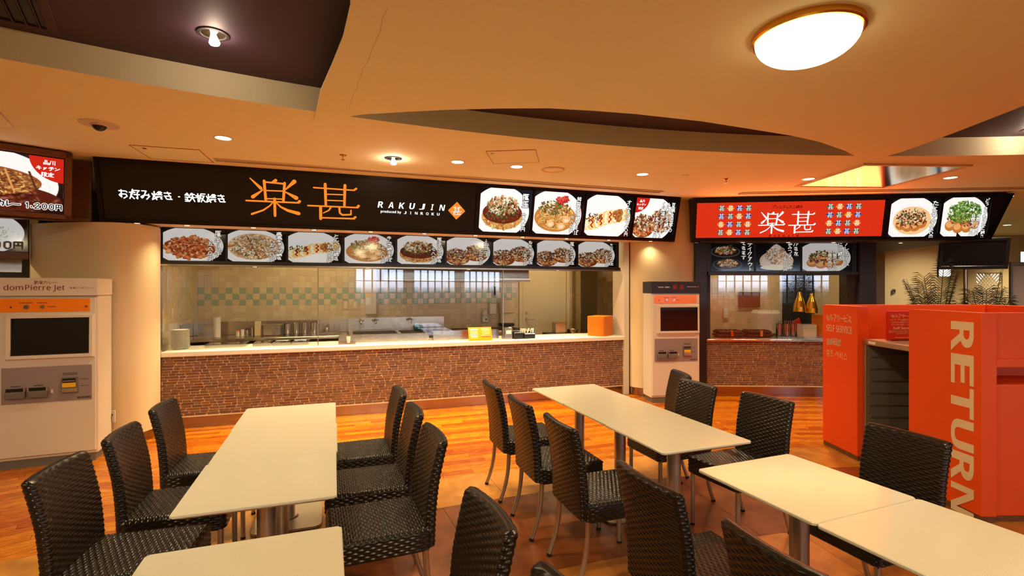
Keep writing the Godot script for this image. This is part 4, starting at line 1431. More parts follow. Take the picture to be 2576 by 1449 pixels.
func red_badge(parent: Node3D, x: float, y: float, s: float, z: float, mirror := 1.0) -> void:
	# quarter disc in the picture's corner with the three lines of the kitchen's notice
	var b := MB.new()
	var pts := [Vector2(x, y)]
	for k in 13:
		var a := PI / 2.0 * k / 12.0
		pts.append(Vector2(x + mirror * cos(a) * s, y - sin(a) * s * 0.95))
	b.poly(pts, z + 0.0006)
	var o := part("red_badge_light", b, mats.badge_red_light, parent)
	b = MB.new()
	var left := x + (0.1 * s if mirror > 0.0 else -0.78 * s)
	var g := s * 0.17
	write(b, "品川", Vector2(left + g * 1.0, y - 0.1 * s), Vector2(g, g) * 1.05, g * 0.15, z + 0.0012)
	write(b, "キッチン", Vector2(left - g * 0.1, y - 0.34 * s), Vector2(g, g) * 0.95, g * 0.15, z + 0.0012)
	write(b, "限定", Vector2(left + g * 0.7, y - 0.57 * s), Vector2(g, g) * 1.05, g * 0.15, z + 0.0012)
	part("lettering_light", b, mats.letter_white_light, o)

func build_signs() -> void:
	var white: Material = mats.letter_white_light
	var black: Material = mats.print_black
	# ---- the long black sign of the okonomiyaki stall
	var lean := -atan2(-0.15, 0.63)
	var xf := tilted(F1, -0.412, 2.272, 0.45, lean)
	var t := thing("stall_sign", "long black lit sign with large orange characters and four food pictures", "sign", xf)
	var h := 0.645
	sign_box(t, 6.93, h, 0.22, 0.0, 0.0)
	part("black_panel", span(0.035, 3.93, 0.035, h - 0.035, -0.032, -0.022), mats.sign_black, t)
	part("divider", span(3.92, 3.965, 0.02, h - 0.02, -0.04, 0.002), mats.sign_frame, t)
	var b := MB.new()
	write(b, "お好み焼き・鉄板焼き", Vector2(0.17, 0.345), Vector2(0.092, 0.1), 0.012, -0.02, false, 1.07)
	part("lettering_light", b, white, t)
	b = MB.new()
	name_character(b, 0, Vector2(1.34, 0.53), Vector2(0.555, 0.4), -0.018)
	name_character(b, 1, Vector2(1.965, 0.515), Vector2(0.56, 0.385), -0.018)
	part("name_lettering_light", b, mats.letter_orange_light, t)
	var s := "RAKUJIN"
	for i in s.length():
		var o := piece("lettering_light", latin(s[i], 0.062 if s[i] != "I" else 0.026, 0.072), white, t, Transform3D(Basis(Vector3(1, 0, 0), Vector3(0.16, 1, 0), Vector3(0, 0, 1)), Vector3(2.765 + i * 0.122, 0.318, -0.021)))
	piece("lettering_light", latin("produced by", 0.24, 0.04), white, t, place(Vector3(2.885, 0.235, -0.021)))
	s = "JINROKU"
	for i in s.length():
		piece("lettering_light", latin(s[i], 0.032 if s[i] != "I" else 0.014, 0.032), white, t, place(Vector3(3.05 + i * 0.067, 0.236, -0.021)))
	b = MB.new()
	b.poly([Vector2(3.68, 0.18), Vector2(3.79, 0.29), Vector2(3.68, 0.4), Vector2(3.57, 0.29)], -0.0205)
	var em := part("emblem_light", b, mats.letter_orange_light, t)
	b = MB.new()
	name_character(b, 1, Vector2(3.617, 0.34), Vector2(0.126, 0.098), -0.0195)
	part("emblem_character_light", b, white, em)
	var pics := [["pancake", 3.975, 4.665, [["豚玉", 4.535, 0.555, 0.085], ["六八〇円", 4.54, 0.31, 0.058]]], ["noodle", 4.7, 5.42, [["特製太麺焼きそば", 5.31, 0.56, 0.06], ["六八〇円", 5.235, 0.31, 0.055]]],
		["omelette", 5.46, 6.18, [["オムそば", 6.08, 0.56, 0.064], ["七八〇円", 6.085, 0.285, 0.054]]], ["halves", 6.215, 6.895, [["豆腐と山芋の", 6.805, 0.56, 0.066], ["ふわとろ焼き", 6.725, 0.56, 0.066], ["(醤油/ソース)", 6.645, 0.56, 0.06], ["各六五〇円", 6.565, 0.345, 0.055]]]]
	for i in 4:
		var q: Array = pics[i]
		var p := poster(t, "food_picture_light", q[1], q[2], 0.045, h - 0.045, -0.024, food(q[0], 40 + i), 1.05)
		caption(p, q[3], -0.024, white, black)
		if i == 3:
			red_badge(p, 6.215, h - 0.045, 0.22, -0.024)
		part("divider", span(q[2] + 0.008, q[2] + 0.032, 0.03, h - 0.03, -0.04, 0.0), mats.sign_frame, t)
	# board that closes the bulkhead behind and under the sign
	t = setting("trim_3", "soffit and fascia board carrying the long black sign above the glass", F1)
	part("soffit", span(-0.05, 6.45, 2.285, 2.3, 0.03, 0.4), mats.wall_paint, t)
	part("fascia_board", span(-0.05, 5.95, 2.3, 2.9, -0.02, 0.03), mats.dark_brown, t)
	soffit_lights(F1, [0.32, 0.97, 1.61, 2.25, 2.9, 3.56, 4.21, 4.86, 5.52], 2.283, 0.3, 0.8, "long black sign")
	soffit_lights(F1, [-0.12, 6.17], 2.283, 0.36, 0.26, "ends of the long black sign")
	# ---- strip of nine menu pictures
	t = thing("menu_strip", "strip of nine food pictures with prices above the counter glass", "menu board", F1 * place(Vector3(0, 1.85, 0.0)))
	part("frame_rail", span(0.0, 5.86, 0.0, 0.055, -0.06, 0.05, 0.006), mats.sign_frame, t)
	part("steel_rail", span(0.0, 5.86, 0.0, 0.018, 0.05, 0.06), mats.steel, t)
	part("backing_board", span(0.0, 5.86, 0.05, 0.46, -0.05, 0.0), mats.sign_black, t)
	var menu := [["kimchi", "豚キムチ", "五八〇円"], ["pizza", "楽甚ギョーザ焼き", "五八〇円"], ["omelette", "とんぺい焼き", "五八〇円"], ["noodle", "キムチ焼きそば", "七八〇円"], ["pancake", "豚玉モダン焼き", "七八〇円"], ["halves", "えび玉", "七二〇円"], ["halves", "もちチーズ玉", "八五〇円"], ["halves", "豚キムチ玉", "八五〇円"], ["halves", "ミックス玉", "八五〇円"]]
	for i in 9:
		var x := 0.012 + 0.6465 * i
		var p := poster(t, "food_picture_light", x, x + 0.625, 0.062, 0.43, 0.004, food(menu[i][0], 60 + i), 0.5)  # weak emission stands in for soffit light falling on these prints
		var name_: String = menu[i][1]
		var k := minf(0.075, 0.335 / name_.length() / 1.08)
		caption(p, [[name_, x + 0.515, 0.42, 0.062, k / 0.062], [menu[i][2], x + 0.44, 0.29, 0.052]], 0.004, mats.letter_painted_light, black)
	soffit_lights(F1, [0.945, 2.228, 3.538, 4.85], 1.848, 0.02, 3.0, "menu picture strip")
	# ---- the red sign of the takoyaki stall
	xf = tilted(place(Vector3(2.62, 2.262, -7.36), -6.2), 0.0, 0.0, 0.0, lean * 0.8)
	t = thing("stall_sign", "black framed sign with a glowing red panel, small diamonds and two food pictures", "sign", xf)
	h = 0.625
	sign_box(t, 3.98, h, 0.3, 0.02, 0.2)
	part("red_panel_light", span(0.06, 2.58, 0.065, h - 0.06, -0.03, -0.02), mats.sign_red_light, t)
	part("divider", span(2.6, 2.65, 0.02, h - 0.02, -0.04, 0.002), mats.sign_frame, t)
	area(xf * Vector3(1.32, 0.31, 0.012), Vector2(2.4, 0.44), 2.6, Color(1.0, 0.5, 0.28), xf.basis.z)
	b = MB.new()
	name_character(b, 0, Vector2(0.92, 0.42), Vector2(0.36, 0.3), -0.018)
	name_character(b, 1, Vector2(1.33, 0.42), Vector2(0.36, 0.29), -0.018)
	part("name_lettering_light", b, mats.sign_white_light, t)
	b = MB.new()
	write(b, "プレミアムたこ焼き", Vector2(1.09, 0.515), Vector2(0.044, 0.046), 0.006, -0.0185, false, 1.05)
	part("lettering", b, mats.brown_ink, t)
	s = "RAKUJIN"
	for i in s.length():
		piece("lettering", latin(s[i], 0.026 if s[i] != "I" else 0.011, 0.032), mats.brown_ink, t, Transform3D(Basis(Vector3(1, 0, 0), Vector3(0.2, 1, 0), Vector3(0, 0, 1)), Vector3(1.09 + i * 0.062, 0.085, -0.019)))
	var tones := [glow("emblem_green_light", Color(0.3, 0.42, 0.3), 0.7), glow("emblem_yellow_light", Color(0.95, 0.6, 0.12), 0.9), glow("emblem_blue_light", Color(0.1, 0.3, 0.62), 0.8)]
	var order := [[0, 1, 2, 0], [2, 0, 1, 2], [1, 2, 0, 1], [0, 1, 2, 0]]
	for side in 2:
		for r in 4:
			for c in 4:
				var m := Vector2((0.4 if side == 0 else 1.87) + c * 0.123, 0.485 - r * 0.115)
				b = MB.new()
				b.poly([m + Vector2(0, -0.05), m + Vector2(0.055, 0), m + Vector2(0, 0.05), m + Vector2(-0.055, 0)], -0.0188)
				var d := part("emblem_light", b, tones[order[r][c]], t)
				b = MB.new()
				name_character(b, 1, m + Vector2(-0.037, 0.036), Vector2(0.074, 0.07), -0.018)
				part("emblem_character_light", b, mats.sign_white_light, d)
	var two := [["cracker", 2.665, 3.3, [["たこせん", 3.2, 0.545, 0.07], ["三五〇円", 3.195, 0.24, 0.052]]], ["leek", 3.335, 3.93, [["どっさりねぎたこ焼き", 3.85, 0.56, 0.05], ["4個三九〇円", 3.77, 0.36, 0.046], ["8個七八〇円", 3.705, 0.36, 0.046]]]]
	for i in 2:
		var q: Array = two[i]
		var p := poster(t, "food_picture_light", q[1], q[2], 0.05, h - 0.045, -0.024, food(q[0], 80 + i), 1.0)
		caption(p, q[3], -0.024, white, black)
	t = setting("trim_4", "dark soffit carrying the red lit sign and reaching past its right end")
	b = MB.new()
	b.prism(PackedVector2Array([Vector2(2.75, -7.45), Vector2(2.72, -7.3), Vector2(5.2, -7.05), Vector2(6.15, -6.98), Vector2(6.1, -7.25), Vector2(6.76, -9.4), Vector2(5.1, -9.4), Vector2(5.1, -7.45)]), 2.255, 2.28)
	part("soffit", b, mats.dark_brown, t)
	part("fascia_board", span(2.8, 5.1, 2.27, 2.9, -7.5, -7.44), mats.dark_brown, t)
	b = MB.new()
	b.prism(PackedVector2Array([Vector2(6.15, -6.98), Vector2(6.1, -7.25), Vector2(6.76, -9.4), Vector2(6.86, -9.4), Vector2(6.4, -7.0)]), 2.26, 2.9)
	part("side_board", b, mats.dark_brown, t)
	soffit_lights(Transform3D(), [3.3, 3.95, 4.6], 2.253, -7.22, 0.5, "red lit sign")
	soffit_lights(Transform3D(), [5.62], 2.253, -7.3, 0.4, "dark soffit beyond the blue column")
	# ---- three menu pictures under the red sign
	t = thing("menu_strip", "strip of three food pictures under the red lit sign", "menu board", F2 * place(Vector3(0.02, 1.79, 0.0)))
	part("frame_rail", span(0.0, 2.16, 0.0, 0.05, -0.06, 0.05, 0.006), mats.sign_frame, t)
	part("backing_board", span(0.0, 2.16, 0.045, 0.49, -0.05, 0.0), mats.sign_black, t)
	var three := [["takeout", 0.06, 0.68, [["テイクアウト", 0.59, 0.49, 0.068], ["できます", 0.5, 0.5, 0.064]]], ["ice", 0.71, 1.35, [["かき氷", 1.255, 0.49, 0.066], ["黒みつスペシャル", 1.175, 0.5, 0.058], ["五〇〇円", 1.105, 0.27, 0.052]]],
		["balls", 1.38, 2.1, [["プレミアム", 1.98, 0.49, 0.066], ["たこ焼き", 1.89, 0.49, 0.066], ["4個三七〇円", 1.82, 0.37, 0.05], ["8個七四〇円", 1.75, 0.37, 0.05]]]]
	for i in 3:
		var q: Array = three[i]
		var p := poster(t, "food_picture_light", q[1], q[2], 0.06, 0.47, 0.004, food(q[0], 90 + i), 0.4)  # faint emission put into the prints in place of lamplight
		caption(p, q[3], 0.004, mats.letter_painted_light, black)
	# ---- curry stall sign at the left edge
	t = thing("stall_sign", "wood framed lit curry picture sign cut off by the left picture edge", "sign", tilted(place(Vector3(-4.25, 2.255, -4.87), 47.0), 0, 0, 0, lean * 0.5))
	h = 0.635
	var m := poster(t, "food_picture_light", -1.0, -0.06, 0.05, h - 0.07, -0.01, food("cutlet", 99, Color(0.16, 0.06, 0.05)), 1.0)
	red_badge(m, -0.06, h - 0.07, 0.24, -0.01, -1.0)
	var fw := MB.new()
	var fk := MB.new()
	write(fk, "カツカレー", Vector2(-0.6, 0.14), Vector2(0.046, 0.06), 0.02, -0.0092)
	write(fw, "カツカレー", Vector2(-0.6, 0.14), Vector2(0.046, 0.06), 0.009, -0.0084)
	for row in [[fk, 0.018, -0.0092], [fw, 0.008, -0.0084]]:
		write(row[0], "1", Vector2(-0.325, 0.14), Vector2(0.04, 0.058), row[1], row[2])
		write(row[0], ",", Vector2(-0.3, 0.14), Vector2(0.04, 0.058), row[1], row[2])
		write(row[0], "200円", Vector2(-0.265, 0.14), Vector2(0.044, 0.058), row[1], row[2], false, 1.12)
	part("outline_print", fk, white, m)
	part("lettering", fw, black, m)
	b = MB.new()
	b.box(Vector3(-0.55, h / 2.0, -0.12), Vector3(1.1, h, 0.2))
	part("cabinet", b, mats.wood_frame, t)
	b = MB.new()
	for e in [[-1.1, 0.0, 0.0, 0.045], [-1.1, 0.0, h - 0.06, h], [-0.055, 0.0, 0.0, h]]:
		b.box(Vector3((e[0] + e[1]) / 2.0, (e[2] + e[3]) / 2.0, -0.005), Vector3(e[1] - e[0], e[3] - e[2], 0.05), 0.006)
	part("frame", b, mats.wood_frame, t)
	t = setting("trim_5", "brown board box between the curry sign and the black sign", place(Vector3(-4.55, 2.27, -5.0), 30.0))
	part("board", span(-0.7, 0.3, 0.03, 0.62, -0.05, 0.0), mats.wood_frame, t)
	part("ledge", span(-0.7, 0.3, 0.0, 0.035, -0.06, 0.035), mats.wood_frame, t)

# ---------------------------------------------------------------- ticket machines
func ticket_machine(xf: Transform3D, label: String, which: int) -> void:
	# local: x to the right along the front from its left edge, y up, z out of the front
	var t := thing("ticket_machine", label, "ticket machine", xf, "meal ticket machines")
	var W := 0.72
	var D := 0.4 if which == 0 else 0.3
	part("plinth", span(0.02, W - 0.02, 0.0, 0.07, -D + 0.02, -0.02), mats.grey_plastic, t)
	part("body", span(0.0, W, 0.07, 1.53, -D, -0.02, 0.008), mats.white_panel, t)
	var door := part("front_door", span(0.012, W - 0.012, 0.1, 1.51, -0.02, 0.0, 0.006), mats.white_panel, t)
	var head_m: Material = mats.white_panel if which == 0 else mats.blue_black
	var head := part("header_box", span(-0.005, W + 0.005, 1.53, 1.69, -D, 0.012, 0.004), head_m, t)
	var b := MB.new()
	if which == 0:
		write(b, "欧風カレー", Vector2(0.27, 1.667), Vector2(0.03, 0.034), 0.0034, 0.0125, false, 1.1)
		write(b, "京橋ドンピエール", Vector2(0.52, 1.612), Vector2(0.02, 0.02), 0.0022, 0.0125, false, 1.12)
		part("lettering", b, mats.brown_ink, head)
		piece("lettering", latin("domPierre Jet", 0.42, 0.062, false), mats.brown_ink, head, place(Vector3(0.275, 1.6, 0.012)))
	else:
		write(b, "お好み焼き・鉄板焼き", Vector2(0.085, 1.62), Vector2(0.0165, 0.017), 0.0026, 0.0125, false, 1.08)
		part("lettering", b, mats.print_white, head)
		b = MB.new()
		name_character(b, 0, Vector2(0.3, 1.645), Vector2(0.075, 0.066), 0.0125)
		name_character(b, 1, Vector2(0.4, 1.645), Vector2(0.072, 0.064), 0.0125)
		part("lettering", b, mats.red_ink, head)
		piece("lettering", latin("R A K U J I N", 0.13, 0.016), mats.print_white, head, place(Vector3(0.585, 1.615, 0.0125)))
		b = MB.new()
		b.poly([Vector2(0.68, 1.6), Vector2(0.695, 1.616), Vector2(0.68, 1.632), Vector2(0.665, 1.616)], 0.0128)
		part("emblem", b, mats.red_ink, head)
	# orange control strip with keyhole, coin slot and button
	var strip := part("control_strip", span(0.035, 0.665, 1.385, 1.505, 0.0, 0.004), mats.orange_label, t)
	for q in [[0.215, 0.022], [0.325, 0.018], [0.64, 0.012]]:
		b = MB.new()
		b.cyl(Vector3(q[0], 1.432, 0.003), Vector3(q[0], 1.432, 0.014), q[1], q[1] * 0.85, 20)
		part("metal_bezel", b, mats.chrome, strip)
	part("coin_slot", span(0.205, 0.225, 1.43, 1.435, 0.014, 0.0145), mats.ink, strip)
	b = MB.new()
	b.cyl(Vector3(0.11, 1.43, 0.003), Vector3(0.11, 1.43, 0.006), 0.007, 0.007, 12)
	part("keyhole", b, mats.ink, strip)
	for q in [[0.17, 0.26, 1.467], [0.29, 0.36, 1.467], [0.36, 0.42, 1.432]]:
		b = MB.new()
		for k in 6:
			var x: float = lerpf(q[0], q[1], k / 6.0)
			b.box(Vector3(x + 0.005, q[2], 0.0044), Vector3((q[1] - q[0]) / 9.0, 0.009, 0.0006))
		part("caption_print", b, mats.brown_ink, strip)
	# tilted touch screen in a raised bezel
	b = MB.new()
	# four mitred sides that slope back from the inner edge to the outer one
	var outer := [Vector3(0.072, 0.962, 0.0), Vector3(0.703, 0.962, 0.0), Vector3(0.703, 1.368, 0.0), Vector3(0.072, 1.368, 0.0)]
	var crest := [Vector3(0.085, 0.975, 0.036), Vector3(0.69, 0.975, 0.036), Vector3(0.69, 1.355, 0.03), Vector3(0.085, 1.355, 0.03)]
	var inner := [Vector3(0.116, 1.003, 0.036), Vector3(0.667, 1.003, 0.036), Vector3(0.667, 1.332, 0.028), Vector3(0.116, 1.332, 0.028)]
	for i in 4:
		var j := (i + 1) % 4
		b.quad(outer[i], outer[j], crest[j], crest[i])
		b.quad(crest[i], crest[j], inner[j], inner[i])
		b.quad(inner[i], inner[j], Vector3(inner[j].x, inner[j].y, 0.0), Vector3(inner[i].x, inner[i].y, 0.0))
	var bez := part("screen_bezel", b, mats.white_panel, t)
	b = MB.new()
	b.quad(Vector3(0.118, 1.005, 0.03), Vector3(0.665, 1.005, 0.03), Vector3(0.665, 1.33, 0.006), Vector3(0.118, 1.33, 0.006))
	part("screen", b, mats.screen_glass, bez)
	b = MB.new()
	for e in [[0.115, 0.668, 1.322, 1.333, 0.007], [0.115, 0.668, 1.002, 1.013, 0.031], [0.115, 0.124, 1.005, 1.33, 0.02], [0.659, 0.668, 1.005, 1.33, 0.02]]:
		b.box(Vector3((e[0] + e[1]) / 2.0, (e[2] + e[3]) / 2.0, e[4]), Vector3(e[1] - e[0], e[3] - e[2], 0.006))
	part("black_border", b, mats.black_plastic, bez)
	# grey payment panel
	var pay := part("payment_panel", span(0.045, 0.678, 0.575, 0.895, 0.0, 0.004), mats.grey_label, t)
	for x0 in [0.075, 0.23]:
		b = MB.new()
		b.box(Vector3(x0 + 0.07, 0.655, 0.022), Vector3(0.135, 0.06, 0.04), 0.006)
		var tray := part("coin_tray", b, mats.grey_plastic, pay)
		part("tray_mouth", span(x0 + 0.012, x0 + 0.128, 0.684, 0.712, 0.004, 0.018), mats.black_plastic, tray)
		part("tray_side", span(x0 + 0.0, x0 + 0.01, 0.68, 0.715, 0.004, 0.036), mats.aluminium, tray)
		part("tray_side", span(x0 + 0.13, x0 + 0.14, 0.68, 0.715, 0.004, 0.036), mats.aluminium, tray)
		b = MB.new()
		for k in 5:
			b.box(Vector3(x0 + 0.04 + k * 0.013, 0.73, 0.0044), Vector3(0.009, 0.009, 0.0006))
		part("caption_print", b, mats.ink, tray)
	part("return_button", span(0.385, 0.402, 0.655, 0.685, 0.004, 0.01, 0.002), mats.cream_plastic, pay)
	var bill := part("bill_slot", span(0.463, 0.58, 0.645, 0.79, 0.004, 0.02, 0.004), mats.grey_plastic, pay)
	part("slot_mouth", span(0.472, 0.566, 0.742, 0.78, 0.018, 0.0215), mats.black_plastic, bill)
	part("slot_lip", span(0.475, 0.563, 0.75, 0.762, 0.02, 0.032, 0.003), mats.grey_plastic, bill)
	part("yellow_guide", span(0.47, 0.566, 0.7, 0.74, 0.018, 0.026), mats.yellow_label, bill)
	part("slot_tray", span(0.468, 0.575, 0.655, 0.69, 0.018, 0.03, 0.003), mats.aluminium, bill)
	b = MB.new()
	for k in 10:
		b.box(Vector3(0.475 + k * 0.0105, 0.812, 0.0044), Vector3(0.007, 0.007, 0.0006))
		b.box(Vector3(0.475 + k * 0.0105, 0.825, 0.0044), Vector3(0.007, 0.007, 0.0006))
	for y in [0.765, 0.705]:
		for k in 6:
			b.box(Vector3(0.6 + k * 0.0095, y, 0.0044), Vector3(0.0065, 0.006, 0.0006))
	part("caption_print", b, mats.ink, pay)
	piece("lettering", latin("BOSTEC", 0.1, 0.017), mats.ink, pay, place(Vector3(0.625, 0.598, 0.004)))

# ---------------------------------------------------------------- stone strips and tiles
func clad(frame: Node3D, x0: float, x1: float, y0: float, y1: float, seed_: int, single: int, from_px: Callable) -> void:
	var g := RandomNumberGenerator.new()
	g.seed = seed_
	part("mortar_bed", span(x0, x1, y0, y1, -0.03, 0.0), mats.mortar, frame)
	var rowh := (y1 - y0) / 22.0
	var all := []
	for r in 22:
		var x := x0 - g.randf() * 0.08
		while x < x1 - 0.012:
			var l := g.randf_range(0.055, 0.15)
			var a := maxf(x, x0) + 0.0022
			var c := minf(x + l, x1) - 0.0022
			if c - a > 0.012:
				all.append([a, c, y0 + r * rowh + 0.0018, y0 + (r + 1) * rowh - 0.0018 + g.randf_range(-0.0025, 0.0008), g.randf_range(0.002, 0.0055), g.randi() % 6, g.randi() % 8, from_px.call((a + c) / 2.0)])
			x += l
	all.sort_custom(func(p, q): return p[7] > q[7])
	# eight slightly crooked stones in a unit field, 22 triangles each
	var kinds := []
	for k in 8:
		var b := MB.new()
		# outline of one stone, some corners knocked off
		var c := []
		var cut := g.randi() % 5
		var corners := [[-1, -1], [1, -1], [1, 1], [-1, 1]]
		for n in 4:
			var q := Vector2(corners[n][0] * 0.5, corners[n][1] * 0.5)
			var nip := Vector2(0.02, 0.1) if n != cut else Vector2(g.randf_range(0.06, 0.14), g.randf_range(0.35, 0.7))
			var ax := Vector2(-corners[n][0] * nip.x, 0)
			var ay := Vector2(0, -corners[n][1] * nip.y)
			c.append(q + (ay if n % 2 == 0 else ax))
			c.append(q + (ax if n % 2 == 0 else ay))
		var fr := []
		var bk := []
		for q in c:
			fr.append(Vector3(q.x * 0.975, q.y * 0.9, 1.0))
			bk.append(Vector3(q.x, q.y, 0.0))
		b.face(fr.duplicate(), Vector3.ZERO)
		for i in 8:
			var j := (i + 1) % 8
			b.face([bk[i], bk[j], fr[j], fr[i]], Vector3(0, 0, 0.5))
		kinds.append(b)
	var meshes := []
	for k in kinds:
		meshes.append(k.mesh())
	var rest := MB.new()
	rest.coloured = true
	for i in all.size():
		var a: Array = all[i]
		var at := Transform3D(Basis.from_scale(Vector3(a[1] - a[0], a[3] - a[2], a[4])), Vector3((a[0] + a[1]) / 2.0, (a[2] + a[3]) / 2.0, 0.0))
		if i < single:
			piece("stone_strip_%03d" % (i + 1), meshes[a[6]], mats["stone_%d" % a[5]], frame, at)
		else:
			rest.tint = (mats["stone_%d" % a[5]].albedo_color as Color).srgb_to_linear()
			var src: MB = kinds[a[6]]
			for q in range(0, src.v.size()):
				rest.put(at * src.v[q], src.n[q] / at.basis.get_scale(), src.uv[q])
	part("stone_strip_field", rest, mats.stone_many, frame).set_meta("kind", "stuff")

func tiled(frame: Node3D, x0: float, cols: int, y0: float, rows: int, pitch: Vector2, z: float, teal: Callable, single: Callable, axis := Basis(), origin := Vector3.ZERO) -> void:
	var b := MB.new()
	b.box(Vector3.ZERO, Vector3(pitch.x - 0.003, pitch.y - 0.003, 0.008), 0.002)
	var one := b.mesh()
	var rest := MB.new()
	rest.coloured = true
	var n := 0
	for r in rows:
		for c in cols:
			var at := Transform3D(axis, origin + axis * Vector3(x0 + (c + 0.5) * pitch.x, y0 + (r + 0.5) * pitch.y, z - 0.001))
			var m := "tile_teal" if teal.call(c, r) else ("tile_cream" if rng.randf() < 0.6 else "tile_cream_pale")
			if n < 300 and single.call(c, r):
				n += 1
				piece("tile_%03d" % n, one, mats[m], frame, at)
			else:
				rest.tint = (mats[m].albedo_color as Color).srgb_to_linear()
				for q in b.v.size():
					rest.put(at * b.v[q], axis * b.n[q], b.uv[q])
	if rest.v.size():
		part("tile_field", rest, mats.tile_many, frame).set_meta("kind", "stuff")

func stack_of_trays(xf: Transform3D, count: int, size: Vector2, each: float, label: String, group: String) -> void:
	var b := MB.new()
	var outline := PackedVector2Array()
	for c in [[1, 1, 0.0], [-1, 1, 90.0], [-1, -1, 180.0], [1, -1, 270.0]]:
		for k in 4:
			var a := deg_to_rad(c[2] + 30.0 * k)
			outline.append(Vector2(c[0] * (size.x / 2.0 - 0.03) + cos(a) * 0.03, c[1] * (size.y / 2.0 - 0.03) + sin(a) * 0.03))
	b.prism(outline, 0.0, each * 0.5)
	var lip := PackedVector2Array()
	for p in outline:
		lip.append(p * 1.05)
	b.prism(lip, each * 0.5, each * 0.86)
	var one := b.mesh()
	for i in count:
		var t := MeshInstance3D.new()
		t.name = numbered("serving_tray")
		t.mesh = one
		t.material_override = mats.orange_tray
		add_child(t)
		t.transform = xf * place(Vector3(rng.randf_range(-0.002, 0.002), i * each, rng.randf_range(-0.002, 0.002)))
		tag(t, label if i < count - 1 else "topmost " + label, "tray", group)

func pot(called: String, label: String, at: Transform3D, r: float, h: float, m: Material, lid := false) -> void:
	var t := thing(called, label, "pot", at)
	var b := MB.new()
	b.lathe([Vector2(0.0, 0.0), Vector2(r, 0.0), Vector2(r, h), Vector2(r * 1.04, h + 0.004), Vector2(r * 0.96, h + 0.004), Vector2(r * 0.96, h * 0.2), Vector2(0.0, h * 0.2)], Vector3.ZERO, 24)
	part("pot_body", b, m, t)
	b = MB.new()
	for s in [-1, 1]:
		b.tube([Vector3(s * r, h * 0.75, -0.02), Vector3(s * (r + 0.01), h * 0.78, -0.02), Vector3(s * (r + 0.01), h * 0.78, 0.02), Vector3(s * r, h * 0.75, 0.02)], 0.004, 6)
	part("handle", b, mats.steel, t)

